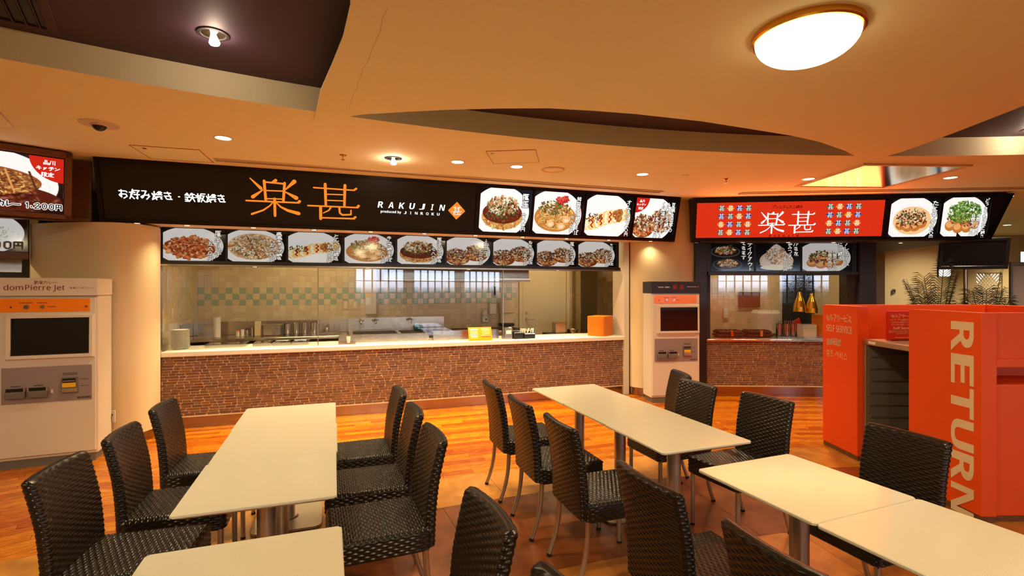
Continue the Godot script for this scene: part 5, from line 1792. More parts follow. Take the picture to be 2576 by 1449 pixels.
func build_stall_one() -> void:
	var L := 5.93
	# counter body with stone strips, steel kick plate
	var t := thing("stall_counter", "long counter faced with thin brown stone strips under the black sign", "counter", F1)
	part("carcass", span(0.0, L, 0.13, 0.82, -0.6, -0.03), mats.dark_brown, t)
	part("kick_plate", span(0.0, L, 0.0, 0.128, -0.58, -0.004), mats.kick_steel, t)
	part("trim_strip", span(0.0, L, 0.126, 0.138, -0.03, 0.008), mats.wall_paint, t)
	clad(t, 0.0, L, 0.138, 0.82, 5, 300, func(x): return 1.0 - absf(x - 1.4))
	t = thing("worktop", "long white worktop on the stone strip counter", "worktop", F1)
	part("slab", span(0.0, L, 0.822, 0.88, -0.62, 0.045, 0.006), mats.counter_top, t)
	# jambs and glass
	t = thing("counter_glass", "frameless counter glass of two panes with slim uprights", "glass screen", F1)
	part("pane", span(0.0, 1.632, 0.882, 1.846, -0.106, -0.1), mats.glass, t)
	part("pane", span(1.644, 4.06, 0.882, 1.846, -0.106, -0.1), mats.glass, t)
	part("upright", span(1.632, 1.644, 0.881, 1.846, -0.112, -0.094), mats.steel, t)
	part("upright", span(4.06, 4.072, 0.881, 1.846, -0.112, -0.094), mats.steel, t)
	var tr := setting("trim_6", "slim steel edge strip at the left end of the stone counter", F1)
	part("edge_strip", span(-0.012, 0.0, 0.0, 2.28, -0.02, 0.05), mats.steel, tr)
	tr = setting("trim_1", "white jamb post at the right end of the stone counter", F1)
	part("jamb_post", span(L, 6.02, 0.0, 2.3, -0.3, 0.03, 0.004), mats.white_panel, tr)
	tr = setting("trim_2", "slim dark shutter rail beside the right jamb", F1)
	part("rail", span(6.025, 6.05, 0.0, 2.3, -0.02, 0.02), mats.dark_brown, tr)
	part("rail_edge", span(6.05, 6.07, 0.0, 2.3, -0.02, 0.035), mats.wall_paint, tr)
	# kitchen walls
	var w := setting("wall_kitchen", "cream tiled kitchen wall with a teal checker band", F1)
	part("grout_bed", span(-0.1, 7.4, 0.0, 2.9, -1.6, -1.5), mats.grout, w)
	part("side_bed", span(-0.16, -0.06, 0.0, 2.9, -1.6, 0.0), mats.grout, w)
	part("side_bed", span(7.4, 7.5, 0.0, 2.9, -1.6, -0.3), mats.grout, w)
	var band := func(c, r): return r in [5, 6, 7] and (c + r) % 2 == 1 and c < 54
	tiled(w, 0.0, 55, 0.914, 13, Vector2(0.088, 0.0862), -1.5, band, func(c, r): return r >= 3 and r <= 8 and c < 50)
	tiled(w, 5.72, 18, 0.914, 13, Vector2(0.088, 0.0862), -1.5, func(_c, _r): return false, func(_c, _r): return false)
	tiled(w, 0.0, 16, 0.914, 13, Vector2(0.088, 0.0862), 0.0, func(_c, _r): return false, func(_c, _r): return false, Basis(Vector3.UP, PI / 2), Vector3(-0.058, 0, -0.1))
	# door with lever and lock
	var d := setting("door_1", "plain cream kitchen door with a lever handle", F1)
	part("leaf", span(4.86, 5.68, 0.0, 2.05, -1.5, -1.47, 0.004), mats.cream_plastic, d)
	part("door_frame", span(4.8, 4.855, 0.0, 2.1, -1.5, -1.46), mats.cream_plastic, d)
	part("door_frame", span(5.685, 5.74, 0.0, 2.1, -1.5, -1.46), mats.cream_plastic, d)
	var b := MB.new()
	b.cyl(Vector3(4.94, 1.07, -1.47), Vector3(4.94, 1.07, -1.43), 0.024, 0.022, 16)
	b.tube([Vector3(4.94, 1.07, -1.43), Vector3(4.96, 1.07, -1.42), Vector3(5.06, 1.07, -1.42)], 0.008, 8)
	part("lever_handle", b, mats.aluminium, d)
	b = MB.new()
	b.cyl(Vector3(4.94, 1.17, -1.47), Vector3(4.94, 1.17, -1.455), 0.024, 0.022, 16)
	part("lock", b, mats.aluminium, d)
	# stainless kitchen furniture
	t = thing("kitchen_bench", "stainless steel back bench along the tiled kitchen wall", "bench", F1)
	part("bench_top", span(-0.05, 2.0, 0.89, 0.93, -1.5, -0.86, 0.006), mats.steel, t)
	part("under_shelf", span(0.0, 2.0, 0.45, 0.48, -1.48, -0.9), mats.steel, t)
	for x in [0.02, 0.68, 1.34, 1.97]:
		part("bench_leg", span(x, x + 0.04, 0.0, 0.89, -0.92, -0.88), mats.steel, t)
	part("cupboard", span(0.08, 1.94, 0.5, 0.86, -1.45, -0.95), mats.dark_brown, t)
	t = thing("steel_splash_panel", "low steel splash panel behind the pots on the tiled wall", "splash panel", F1)
	part("back_sheet", span(-0.04, 2.0, 0.935, 1.12, -1.49, -1.482), mats.steel, t)
	t = thing("steel_splash_panel", "low steel splash panel on the left kitchen side wall", "splash panel", F1)
	part("side_sheet", span(-0.05, -0.045, 0.935, 1.12, -1.47, -0.9), mats.steel, t)
	t = thing("sink_unit", "stainless steel sink unit with a high splashback behind the glass", "sink", F1)
	part("sink_top", span(2.02, 3.5, 0.9, 0.935, -1.5, -0.86, 0.006), mats.steel, t)
	part("splashback", span(2.02, 3.5, 0.935, 1.14, -1.497, -1.475), mats.steel, t)
	for q in [[2.08, 2.7], [2.76, 3.42]]:
		part("basin", span(q[0], q[1], 0.934, 0.939, -1.38, -0.94), mats.iron, t)
	part("apron", span(2.02, 3.5, 0.1, 0.9, -0.9, -0.88), mats.steel, t)
	for x in [2.2, 2.42, 2.95]:
		b = MB.new()
		b.cyl(Vector3(x, 1.1, -1.475), Vector3(x, 1.1, -1.42), 0.016, 0.014, 12)
		b.tube([Vector3(x, 1.1, -1.43), Vector3(x, 1.13, -1.4), Vector3(x, 1.12, -1.3), Vector3(x, 1.05, -1.28)], 0.009, 8)
		b.tube([Vector3(x - 0.05, 1.1, -1.43), Vector3(x + 0.05, 1.1, -1.43)], 0.012, 8)
		part("faucet", b, mats.chrome, t)
	t = thing("range_hood", "stainless extractor hood hanging over the cooking bench", "hood", F1)
	part("hood_front", span(2.5, 4.75, 1.72, 2.3, -0.9, -0.88), mats.steel, t)
	part("hood_end", span(4.73, 4.75, 1.72, 2.3, -1.48, -0.9), mats.steel, t)
	part("hood_end", span(2.5, 2.52, 1.72, 2.3, -1.48, -0.9), mats.steel, t)
	part("gutter", span(2.5, 4.75, 1.7, 1.74, -0.9, -0.82, 0.004), mats.steel, t)
	t = thing("cooking_bench", "stainless cooking bench under the extractor hood", "bench", F1)
	part("bench_body", span(3.52, 4.75, 0.3, 0.93, -1.48, -0.9, 0.006), mats.steel, t)
	part("griddle", span(3.6, 4.65, 0.93, 0.945, -1.4, -0.95), mats.iron, t)
	t = thing("service_duct", "pale pink boxed duct on the tiled kitchen wall", "duct", F1)
	part("casing", span(2.266, 2.43, 1.2, 2.3, -1.497, -1.4, 0.004), mats.white_panel, t)
	part("yellow_notice", span(2.275, 2.345, 1.47, 1.52, -1.4, -1.398), mats.yellow_label, t)
	part("paper_notice", span(2.275, 2.335, 1.34, 1.45, -1.4, -1.3985), mats.paper, t)
	t = thing("tall_fridge", "tall stainless unit right of the kitchen door", "fridge", F1)
	part("cabinet", span(5.8, 6.12, 0.3, 2.05, -1.49, -1.15, 0.006), mats.steel, t)
	part("plinth", span(5.82, 6.1, 0.0, 0.3, -1.45, -1.2), mats.dark_brown, t)
	t = thing("fryer_bench", "low stainless bench with lidded pans right of the service hatch", "bench", F1)
	part("bench_body", span(4.9, 7.1, 0.1, 0.84, -1.1, -0.65, 0.006), mats.steel, t)
	part("lidded_pan", span(5.05, 5.5, 0.84, 0.87, -1.05, -0.72, 0.006), mats.iron, t)
	part("back_ledge", span(6.15, 7.0, 0.1, 0.84, -1.16, -1.1), mats.steel, t)
	t = thing("wall_box", "beige box high on the tiled wall right of the door", "box", F1)
	part("casing", span(6.42, 6.72, 1.72, 2.05, -1.49, -1.35, 0.006), mats.cream_plastic, t)
	# things on the back bench
	t = thing("paper_towel_roll", "upright white paper towel roll on the steel bench", "paper roll", in1(0.3, 0.93, -1.22))
	b = MB.new()
	b.lathe([Vector2(0.0, 0.0), Vector2(0.046, 0.0), Vector2(0.046, 0.27), Vector2(0.012, 0.27)], Vector3.ZERO, 24)
	part("roll", b, mats.paper, t)
	t = thing("steel_plate_stand", "upright shiny steel sheet leaning at the left end of the steel bench", "sheet", in1(0.12, 0.93, -1.44))
	part("sheet", span(-0.1, 0.16, 0.0, 0.15, -0.01, 0.0), mats.chrome, t)
	for k in 4:
		t = thing("spice_jar", ["orange-topped spice jar at the left of the spice row", "white spice jar second in the spice row", "tin second from the right in the spice row", "round tin at the right of the spice row"][k], "jar", in1(0.55 + k * 0.06, 0.93, -1.25), "spice jars on the steel bench")
		b = MB.new()
		b.lathe([Vector2(0.0, 0.0), Vector2(0.022, 0.0), Vector2(0.022, 0.06 + 0.012 * k), Vector2(0.0, 0.06 + 0.012 * k)], Vector3.ZERO, 16)
		part("jar_body", b, [mats.paper, mats.ceramic, mats.steel, mats.steel][k], t)
		b = MB.new()
		b.lathe([Vector2(0.0, 0.06 + 0.012 * k), Vector2(0.023, 0.06 + 0.012 * k), Vector2(0.022, 0.078 + 0.012 * k), Vector2(0.0, 0.078 + 0.012 * k)], Vector3.ZERO, 16)
		part("jar_lid", b, [mats.orange_tray, mats.paper, mats.black_plastic, mats.steel][k], t)
	t = thing("cream_carton", "tall narrow cream carton between the spice jars and the steel pan", "carton", in1(0.805, 0.93, -1.25))
	part("carton_body", span(-0.04, 0.04, 0.0, 0.2, -0.03, 0.03, 0.003), mats.cream_plastic, t)
	part("yellow_label", span(-0.02, 0.02, 0.05, 0.075, 0.03, 0.031), mats.yellow_label, t)
	t = thing("steel_pan", "deep rectangular steel pan with a rim on the steel bench", "pan", in1(1.0, 0.93, -1.2))
	part("pan_body", span(-0.115, 0.115, 0.0, 0.16, -0.09, 0.09, 0.012), mats.steel, t)
	part("pan_rim", span(-0.135, 0.135, 0.15, 0.162, -0.105, 0.105, 0.004), mats.chrome, t)
	var pots := [[1.19, 0.045, 0.16, "tall steel canister right behind the rectangular pan"], [1.305, 0.042, 0.175, "tall steel pot with handles in the pot row"], [1.42, 0.042, 0.17, "steel pot with handles, third in the pot row"], [1.55, 0.058, 0.17, "wide steel pot at the right of the pot row"]]
	for q in pots:
		pot("steel_pot", q[3], in1(q[0], 0.93, -1.22), q[1], q[2], mats.chrome)
	t = thing("glass_rack", "low wire rack with a steel cup beside the sink", "rack", in1(1.78, 0.93, -1.2))
	b = MB.new()
	for x in [-0.12, -0.04, 0.04, 0.12]:
		b.tube([Vector3(x, 0.0, 0.05), Vector3(x, 0.15, 0.05), Vector3(x, 0.15, -0.05), Vector3(x, 0.0, -0.05)], 0.004, 6)
	b.box(Vector3(0, 0.012, 0), Vector3(0.28, 0.012, 0.12))
	part("rack_frame", b, mats.steel, t)
	b = MB.new()
	b.lathe([Vector2(0.0, 0.018), Vector2(0.03, 0.018), Vector2(0.034, 0.1), Vector2(0.03, 0.1), Vector2(0.0, 0.03)], Vector3(-0.06, 0, 0), 16)
	part("cup", b, mats.chrome, t)
	t = thing("dish_sponge", "teal dish sponge lying by the sink faucet", "sponge", in1(3.08, 0.94, -1.38))
	part("sponge_body", span(-0.07, 0.07, 0.0, 0.07, -0.03, 0.03, 0.015), mats.teal_sponge, t)
	# dispensers on the wall left of the door
	t = thing("towel_dispenser", "large cream paper towel dispenser with a dark foot on the kitchen wall", "dispenser", in1(4.55, 0.98, -1.488))
	part("upper_case", span(-0.12, 0.12, 0.2, 0.42, 0.0, 0.14, 0.012), mats.cream_plastic, t)
	part("lower_case", span(-0.11, 0.11, 0.03, 0.2, 0.0, 0.12, 0.01), mats.cream_plastic, t)
	part("drip_foot", span(-0.12, 0.12, -0.02, 0.03, 0.0, 0.15, 0.01), mats.dark_brown, t)
	t = thing("soap_dispenser", "small white soap dispenser with a green dot on the kitchen wall", "dispenser", in1(4.18, 1.03, -1.49))
	part("case", span(-0.05, 0.05, 0.0, 0.1, 0.0, 0.08, 0.01), mats.white_plastic, t)
	part("bottle", span(-0.035, 0.035, 0.1, 0.2, 0.0, 0.06, 0.015), mats.paper, t)
	b = MB.new()
	b.cyl(Vector3(0.015, 0.05, 0.08), Vector3(0.015, 0.05, 0.083), 0.018, 0.018, 16)
	part("green_dot", b, mats.teal_sponge, t)
	t = thing("switch_box", "white wall box above the soap dispenser", "switch box", in1(4.32, 1.16, -1.49))
	part("case", span(-0.06, 0.06, 0.0, 0.18, 0.0, 0.06, 0.006), mats.white_plastic, t)
	part("cover", span(-0.045, 0.045, 0.03, 0.15, 0.06, 0.066), mats.paper, t)
	t = thing("wall_phone", "black and white wall phone beside the glass upright", "phone", in1(4.38, 1.47, -1.49))
	part("base", span(-0.05, 0.05, 0.0, 0.17, 0.0, 0.04, 0.008), mats.white_plastic, t)
	part("handset", span(-0.045, -0.01, 0.01, 0.16, 0.04, 0.07, 0.008), mats.black_plastic, t)
	for q in [[-0.058, 1.24, 0.24, "wall switch on the left kitchen side wall", 90.0, -0.55], [1.98, 1.28, -1.49, "left power outlet of two on the tiled wall", 0.0, 0.0], [2.12, 1.28, -1.49, "right power outlet of two on the tiled wall", 0.0, 0.0]]:
		t = thing("wall_outlet", q[3], "outlet", in1(q[0], q[1], q[2] if q[4] == 0.0 else q[5], q[4]), "wall outlets")
		part("cover_plate", span(-0.035, 0.035, 0.0, 0.12, 0.0, 0.012, 0.004), mats.cream_plastic, t)
		part("socket", span(-0.012, 0.012, 0.035, 0.085, 0.012, 0.016), mats.white_plastic, t)
	# things on the front worktop
	b = MB.new()
	b.lathe([Vector2(0.0, 0.001), Vector2(0.055, 0.001), Vector2(0.06, 0.0), Vector2(0.095, 0.014), Vector2(0.097, 0.017), Vector2(0.092, 0.017), Vector2(0.06, 0.005), Vector2(0.0, 0.005)], Vector3.ZERO, 32)
	var dish := b.mesh()
	for k in 18:
		var p := MeshInstance3D.new()
		p.name = numbered("plate")
		p.mesh = dish
		p.material_override = mats.ceramic
		add_child(p)
		p.transform = in1(0.115, 0.88 + k * 0.0125, -0.26)
		tag(p, "white plate in the tall stack at the worktop's left end" if k < 17 else "topmost white plate of the tall stack at the worktop's left end", "plate", "stacked white plates")
	for k in 4:
		t = thing("food_pan", ["long steel food pan leftmost on the white worktop", "steel food pan second from the left on the white worktop", "steel food pan third from the left on the white worktop", "steel food pan rightmost, beside the first glass upright"][k], "pan", in1([0.58, 0.98, 1.2, 1.42][k], 0.88, -0.42), "steel food pans on the worktop")
		var hw: float = [0.22, 0.1, 0.1, 0.1][k]
		b = MB.new()
		for e in [[-hw, hw, 0.14, 0.16], [-hw, hw, -0.16, -0.14], [-hw, -hw + 0.018, -0.14, 0.14], [hw - 0.018, hw, -0.14, 0.14]]:
			b.box(Vector3((e[0] + e[1]) / 2.0, 0.02, (e[2] + e[3]) / 2.0), Vector3(e[1] - e[0], 0.04, e[3] - e[2]), 0.004)
		part("rim", b, mats.chrome, t)
		part("pan_floor", span(-hw + 0.015, hw - 0.015, 0.0, 0.014, -0.14, 0.14), mats.steel, t)
		part("lid", span(-hw + 0.02, hw * 0.6, 0.03, 0.036, -0.13, 0.1, 0.002), mats.chrome, t)
	t = thing("steel_riser", "long low brushed steel screen on the middle of the worktop", "steel screen", in1(2.48, 0.88, -0.3))
	part("front_sheet", span(-0.6, 0.58, 0.0, 0.095, -0.006, 0.0), mats.steel, t)
	part("top_fold", span(-0.6, 0.58, 0.09, 0.095, -0.12, -0.006), mats.steel, t)
	part("end_sheet", span(-0.6, -0.594, 0.0, 0.09, -0.12, -0.006), mats.steel, t)
	part("end_sheet", span(0.574, 0.58, 0.0, 0.09, -0.12, -0.006), mats.steel, t)
	t = thing("steel_riser", "taller brushed steel screen behind the orange menu card", "steel screen", in1(3.55, 0.88, -0.26))
	part("front_sheet", span(-0.44, 0.5, 0.0, 0.125, -0.006, 0.0), mats.steel, t)
	part("top_fold", span(-0.44, 0.5, 0.12, 0.125, -0.14, -0.006), mats.steel, t)
	part("end_sheet", span(-0.44, -0.434, 0.0, 0.12, -0.14, -0.006), mats.steel, t)
	t = thing("paper_cup", "small white cup on a wooden board before the steel screen", "cup", in1(2.0, 0.892, -0.2))
	b = MB.new()
	b.lathe([Vector2(0.0, 0.0), Vector2(0.02, 0.0), Vector2(0.027, 0.08), Vector2(0.024, 0.08), Vector2(0.018, 0.01), Vector2(0.0, 0.01)], Vector3.ZERO, 20)
	part("cup_body", b, mats.paper, t)
	t = thing("wooden_board", "small wooden board under the white cup", "board", in1(2.0, 0.88, -0.2))
	part("board_body", span(-0.12, 0.09, 0.0, 0.011, -0.05, 0.05, 0.003), mats.wood_frame, t)
	t = thing("menu_card", "orange menu card leaning on the white worktop", "menu card", F1 * Transform3D(Basis(Vector3.RIGHT, -0.35) , Vector3(3.72, 0.881, -0.02)))
	part("card", span(-0.165, 0.165, 0.0, 0.19, -0.004, 0.0), mats.orange_label, t)
	b = MB.new()
	for k in 6:
		b.box(Vector3(-0.085, 0.16 - k * 0.024, 0.0006), Vector3(0.1 if k % 3 else 0.12, 0.007 if k % 2 else 0.014, 0.0006))
		b.box(Vector3(0.08, 0.17 - k * 0.02, 0.0006), Vector3(0.12 if k % 2 else 0.1, 0.006, 0.0006))
	part("text_rows", b, mats.paper, t)
	b = MB.new()
	for k in 9:
		b.box(Vector3(0.025 + k * 0.014, 0.055, 0.0008), Vector3(0.01, 0.014, 0.0006))
	part("red_price_row", b, mats.red_ink, t)
	t = thing("napkin_dispenser", "steel napkin dispenser left of the black caddy", "dispenser", in1(4.14, 0.88, -0.14))
	part("case", span(-0.06, 0.06, 0.0, 0.16, -0.08, 0.06, 0.005), mats.steel, t)
	part("napkin", span(-0.035, 0.04, 0.075, 0.125, 0.058, 0.064), mats.paper, t)
	part("napkin_fold", span(0.01, 0.045, 0.13, 0.165, 0.02, 0.055), mats.paper, t)
	t = thing("condiment_caddy", "black condiment caddy on the worktop", "caddy", in1(4.37, 0.88, -0.13))
	part("left_bin", span(-0.15, -0.01, 0.0, 0.095, -0.08, 0.07, 0.01), mats.black_plastic, t)
	part("right_bin", span(0.0, 0.17, 0.0, 0.075, -0.08, 0.07, 0.01), mats.black_plastic, t)
	part("rear_bin", span(-0.14, 0.16, 0.0, 0.11, -0.14, -0.085, 0.01), mats.black_plastic, t)
	for k in 7:
		t = thing("sugar_packet", "white paper packet standing in the black caddy", "packet", F1 * Transform3D(Basis.from_euler(Vector3(0.25, 0.3 * k, 0.2 * (k % 3) - 0.2)), Vector3(4.34 + 0.03 * k, 0.955, -0.15 + 0.012 * (k % 4))), "white packets in the caddy")
		part("packet_body", span(-0.016, 0.016, 0.0, 0.065, -0.004, 0.004, 0.002), mats.paper, t)
	stack_of_trays(in1(5.66, 0.88, -0.2, 38.0), 22, Vector2(0.36, 0.27), 0.0135, "orange serving tray in the stack on the white worktop", "orange trays on the white worktop")
	t = thing("steel_container", "square steel container with a ladle left of the orange trays", "container", in1(5.26, 0.842, -0.85))
	part("container_body", span(-0.09, 0.09, 0.0, 0.2, -0.08, 0.08, 0.006), mats.steel, t)
	part("container_rim", span(-0.1, 0.1, 0.195, 0.205, -0.09, 0.09, 0.002), mats.chrome, t)
	t = thing("steel_bowl", "shallow steel bowl beside the orange trays", "bowl", in1(5.48, 0.842, -0.8))
	b = MB.new()
	b.lathe([Vector2(0.0, 0.0), Vector2(0.07, 0.0), Vector2(0.095, 0.09), Vector2(0.09, 0.09), Vector2(0.065, 0.008), Vector2(0.0, 0.008)], Vector3.ZERO, 24)
	part("bowl_body", b, mats.steel, t)
	# kitchen ceiling lamp, out of sight behind the menu strip
	unseen_kitchen_lamp(F1 * Vector3(1.6, 2.6, -0.75), "unseen long kitchen ceiling lamp above the steel bench", 18.9, 1.3)
	unseen_kitchen_lamp(F1 * Vector3(5.0, 2.6, -0.75), "unseen long kitchen ceiling lamp near the kitchen door", 18.9, 1.3)
	# the wall outlet with its plug on the left pier, and the ticket machines
	t = thing("wall_outlet", "wall outlet with a black plug low on the cream pier", "outlet", place(Vector3(-4.02, 0.25, -5.07), 8.0), "wall outlets")
	part("cover_plate", span(-0.037, 0.037, 0.0, 0.12, 0.0, 0.008, 0.003), mats.white_plastic, t)
	part("plug", span(-0.012, 0.016, 0.07, 0.088, 0.008, 0.04, 0.004), mats.black_plastic, t)
	b = MB.new()
	b.tube([Vector3(0.012, 0.078, 0.036), Vector3(0.016, 0.06, 0.04), Vector3(0.014, 0.02, 0.03), Vector3(0.0, -0.06, 0.02), Vector3(-0.03, -0.16, 0.015), Vector3(-0.08, -0.24, 0.02)], 0.004, 6)
	part("cord", b, mats.black_plastic, t)
	ticket_machine(place(Vector3(-4.505, 0, -4.395), 23.5), "tall cream ticket machine of the curry stall at the left edge", 0)
	ticket_machine(place(Vector3(1.935, 0, -7.0), 8.0), "cream ticket machine with a blue-black header between the two stalls", 1)

func unseen_kitchen_lamp(at: Vector3, label: String, turn: float, energy: float) -> void:  # fixture hidden from view that lights the kitchen of a stall
	var t := thing("unseen_kitchen_lamp", label, "ceiling lamp", place(at, turn), "unseen kitchen ceiling lamps")
	part("housing", span(-0.62, 0.62, 0.0, 0.295, -0.08, 0.08), mats.white_plastic, t)
	part("tube_light", span(-0.6, 0.6, -0.02, 0.0, -0.05, 0.05), mats.lamp_glow, t)
	var l := AreaLight3D.new()
	l.name = numbered("area_lamp")
	add_child(l)
	l.transform = Transform3D(Basis(Vector3.UP, deg_to_rad(turn)) * Basis(Vector3.RIGHT, -PI / 2), at + Vector3(0, -0.03, 0))
	l.area_size = Vector2(1.2, 0.1)
	l.light_energy = energy
	l.light_color = WARM
	l.area_range = 30.0
	l.shadow_enabled = true

func build_stall_two() -> void:
	var L := 2.2
	var t := thing("stall_counter", "short counter faced with brown stone strips under the red sign", "counter", F2)
	part("carcass", span(0.0, L, 0.15, 0.81, -0.6, -0.03), mats.dark_brown, t)
	part("kick_plate", span(0.0, L, 0.0, 0.15, -0.58, -0.004), mats.kick_steel, t)
	part("trim_strip", span(0.0, L, 0.148, 0.162, -0.03, 0.008), mats.wall_paint, t)
	clad(t, 0.0, L, 0.162, 0.81, 12, 300, func(x): return 1.0 - absf(x - 0.9))
	t = thing("worktop", "brushed steel worktop on the short stone strip counter", "worktop", F2)
	part("slab", span(0.0, L, 0.81, 0.845, -0.62, 0.04, 0.005), mats.steel, t)
	t = thing("stall_column", "black square column left of the red sign stall", "column", F2)
	part("shaft", span(-0.17, 0.0, 0.0, 2.26, -0.3, 0.06, 0.004), mats.sign_black, t)
	part("inner_post", span(0.0, 0.09, 0.85, 2.26, -0.14, -0.06), mats.dark_brown, t)
	t = thing("stall_column", "dark blue square column right of the red sign stall", "column", F2)
	part("shaft", span(2.21, 2.44, 0.0, 2.26, -0.3, 0.04, 0.004), mats.blue_black, t)
	part("inner_post", span(2.08, 2.21, 0.85, 2.26, -0.25, -0.06), mats.dark_brown, t)
	t = thing("counter_glass", "counter glass pane of the red sign stall", "glass screen", F2)
	part("pane", span(0.09, 2.08, 0.847, 1.79, -0.106, -0.1), mats.glass, t)
	part("bottom_channel", span(0.09, 2.08, 0.845, 0.853, -0.112, -0.094), mats.steel, t)
	var w := setting("wall_stall", "cream tiled kitchen wall of the red sign stall", F2)
	part("grout_bed", span(-0.2, 1.75, 0.0, 2.9, -1.4, -1.3), mats.grout, w)
	part("side_bed", span(-0.3, -0.2, 0.0, 2.9, -1.4, -0.3), mats.wall_paint, w)
	part("dark_panel", span(1.75, 3.0, 0.0, 2.9, -1.4, -1.3), mats.blue_black, w)
	part("side_panel", span(2.3, 2.4, 0.0, 2.9, -1.3, -0.3), mats.cream_plastic, w)
	tiled(w, -0.15, 19, 0.8, 14, Vector2(0.1, 0.1), -1.3, func(_c, _r): return false, func(c, r): return c > 1 and r < 13)
	for k in 2:
		t = thing("waffle_iron", ["dark hinged cake iron at the left on the steel worktop", "dark hinged cake iron right beside the first on the steel worktop"][k], "cake iron", in2(0.46 + 0.44 * k, 0.845, -0.36), "cake irons on the steel worktop")
		part("lower_plate", span(-0.19, 0.19, 0.01, 0.05, -0.13, 0.12, 0.008), mats.iron, t)
		part("upper_plate", span(-0.18, 0.18, 0.058, 0.1, -0.13, 0.12, 0.01), mats.iron, t)
		for q in 5:
			part("rib", span(-0.15 + q * 0.07, -0.12 + q * 0.07, 0.1, 0.112, -0.12, 0.1), mats.iron, t)
		part("hinge_handle", span(-0.015, 0.03, 0.02, 0.11, 0.12, 0.16, 0.006), mats.brass, t)
		part("foot", span(-0.17, 0.17, 0.0, 0.012, -0.1, 0.1), mats.black_plastic, t)
	t = thing("utensil_tray", "low steel tray under the utensil cups", "tray", in2(1.32, 0.845, -0.3))
	part("tray_floor", span(-0.17, 0.22, 0.0, 0.008, -0.1, 0.1), mats.steel, t)
	part("tray_lip", span(-0.17, 0.22, 0.008, 0.02, 0.094, 0.1), mats.chrome, t)
	for k in 3:
		t = thing("utensil_cup", ["tall steel utensil cup at the left", "steel utensil cup in the middle", "steel utensil cup at the right"][k], "cup", in2(1.22 + 0.1 * k, 0.854, -0.32 + 0.03 * (k % 2)), "steel utensil cups")
		var b := MB.new()
		b.lathe([Vector2(0.0, 0.0), Vector2(0.042, 0.0), Vector2(0.048, 0.2), Vector2(0.045, 0.2), Vector2(0.04, 0.01), Vector2(0.0, 0.01)], Vector3.ZERO, 20)
		part("cup_body", b, mats.chrome, t)
		for q in 3:
			b = MB.new()
			b.tube([Vector3(0.01 * q - 0.01, 0.05, 0), Vector3(0.025 * q - 0.025, 0.25, 0.01 * q)], 0.005, 6)
			part("utensil", b, mats.steel, t)
	t = thing("wrapped_machine", "white machine under clear plastic wrap by the tiled wall", "machine", in2(1.25, 0.845, -0.8))
	part("machine_body", span(-0.17, 0.17, 0.0, 0.36, -0.15, 0.15, 0.03), mats.white_plastic, t)
	part("machine_foot", span(-0.13, 0.13, -0.02, 0.0, -0.1, 0.1), mats.dark_brown, t)
	part("wrap", span(-0.2, 0.19, -0.0, 0.4, -0.17, 0.17, 0.05), mats.plastic_wrap, t)
	t = thing("machine_table", "low bench carrying the wrapped machine", "bench", in2(1.25, 0.0, -0.8))
	part("bench_body", span(-0.5, 0.5, 0.0, 0.824, -0.25, 0.17), mats.steel, t)
	t = thing("cutting_board", "brown cutting board leaning on the tiled wall", "board", in2(1.2, 1.27, -1.28))
	part("board_body", span(-0.2, 0.16, 0.0, 0.26, 0.0, 0.02, 0.004), mats.wood_frame, t)
	t = thing("wall_switch", "small white switch box on the tiled wall of the red sign stall", "switch", in2(0.78, 1.08, -1.29))
	part("cover_plate", span(-0.04, 0.04, 0.0, 0.16, 0.0, 0.03, 0.006), mats.white_plastic, t)
	part("rocker", span(-0.014, 0.014, 0.05, 0.1, 0.03, 0.036), mats.paper, t)
	for k in 2:
		t = thing("heat_lamp", ["gold conical heat lamp, left of the pair", "gold conical heat lamp, right of the pair"][k], "heat lamp", in2(1.53 + 0.185 * k, 1.24 - 0.02 * k, -0.32), "gold heat lamps")
		var b := MB.new()
		b.lathe([Vector2(0.085, 0.0), Vector2(0.088, 0.002), Vector2(0.084, 0.07), Vector2(0.06, 0.17), Vector2(0.03, 0.25), Vector2(0.026, 0.3), Vector2(0.0, 0.31)], Vector3.ZERO, 28)
		b.lathe([Vector2(0.08, 0.07), Vector2(0.085, 0.0)], Vector3.ZERO, 28)
		part("shade", b, mats.gold, t)
		b = MB.new()
		b.cyl(Vector3(0, 0.3, 0), Vector3(0, 0.34, 0), 0.014, 0.01, 12)
		b.tube([Vector3(0, 0.34, 0), Vector3(0, 1.0, 0)], 0.004, 6)
		part("cord", b, mats.black_plastic, t)
		b = MB.new()
		b.lathe([Vector2(0.0, 0.02), Vector2(0.03, 0.03), Vector2(0.03, 0.07), Vector2(0.0, 0.1)], Vector3.ZERO, 16)
		part("bulb", b, mats.paper, t)
	t = thing("flour_box", "clear box of yellow flour on the steel worktop", "box", in2(1.66, 0.845, -0.36))
	part("box_wall", span(-0.1, 0.1, 0.0, 0.2, -0.09, 0.09), mats.plastic_wrap, t)
	part("flour", span(-0.09, 0.09, 0.004, 0.1, -0.08, 0.08, 0.01), mats.yellow_label, t)
	t = thing("red_folder", "small red folder standing before the dark panel", "folder", in2(1.62, 0.845, -0.52, 20.0))
	part("cover", Transformed_box(Vector3(0, 0.14, 0), Vector3(0.14, 0.26, 0.012), 0.4), mats.red_card, t)
	stack_of_trays(in2(1.95, 0.845, -0.32, 4.0), 20, Vector2(0.32, 0.3), 0.0175, "orange serving tray in the stack on the steel worktop", "orange trays on the steel worktop")
	unseen_kitchen_lamp(F2 * Vector3(1.0, 2.6, -0.7), "unseen long kitchen ceiling lamp of the red sign stall", -2.0, 1.2)

func Transformed_box(c: Vector3, s: Vector3, lean: float) -> MB:
	var b := MB.new()
	b.box(c, s, 0.0, Basis(Vector3.BACK, lean))
	return b

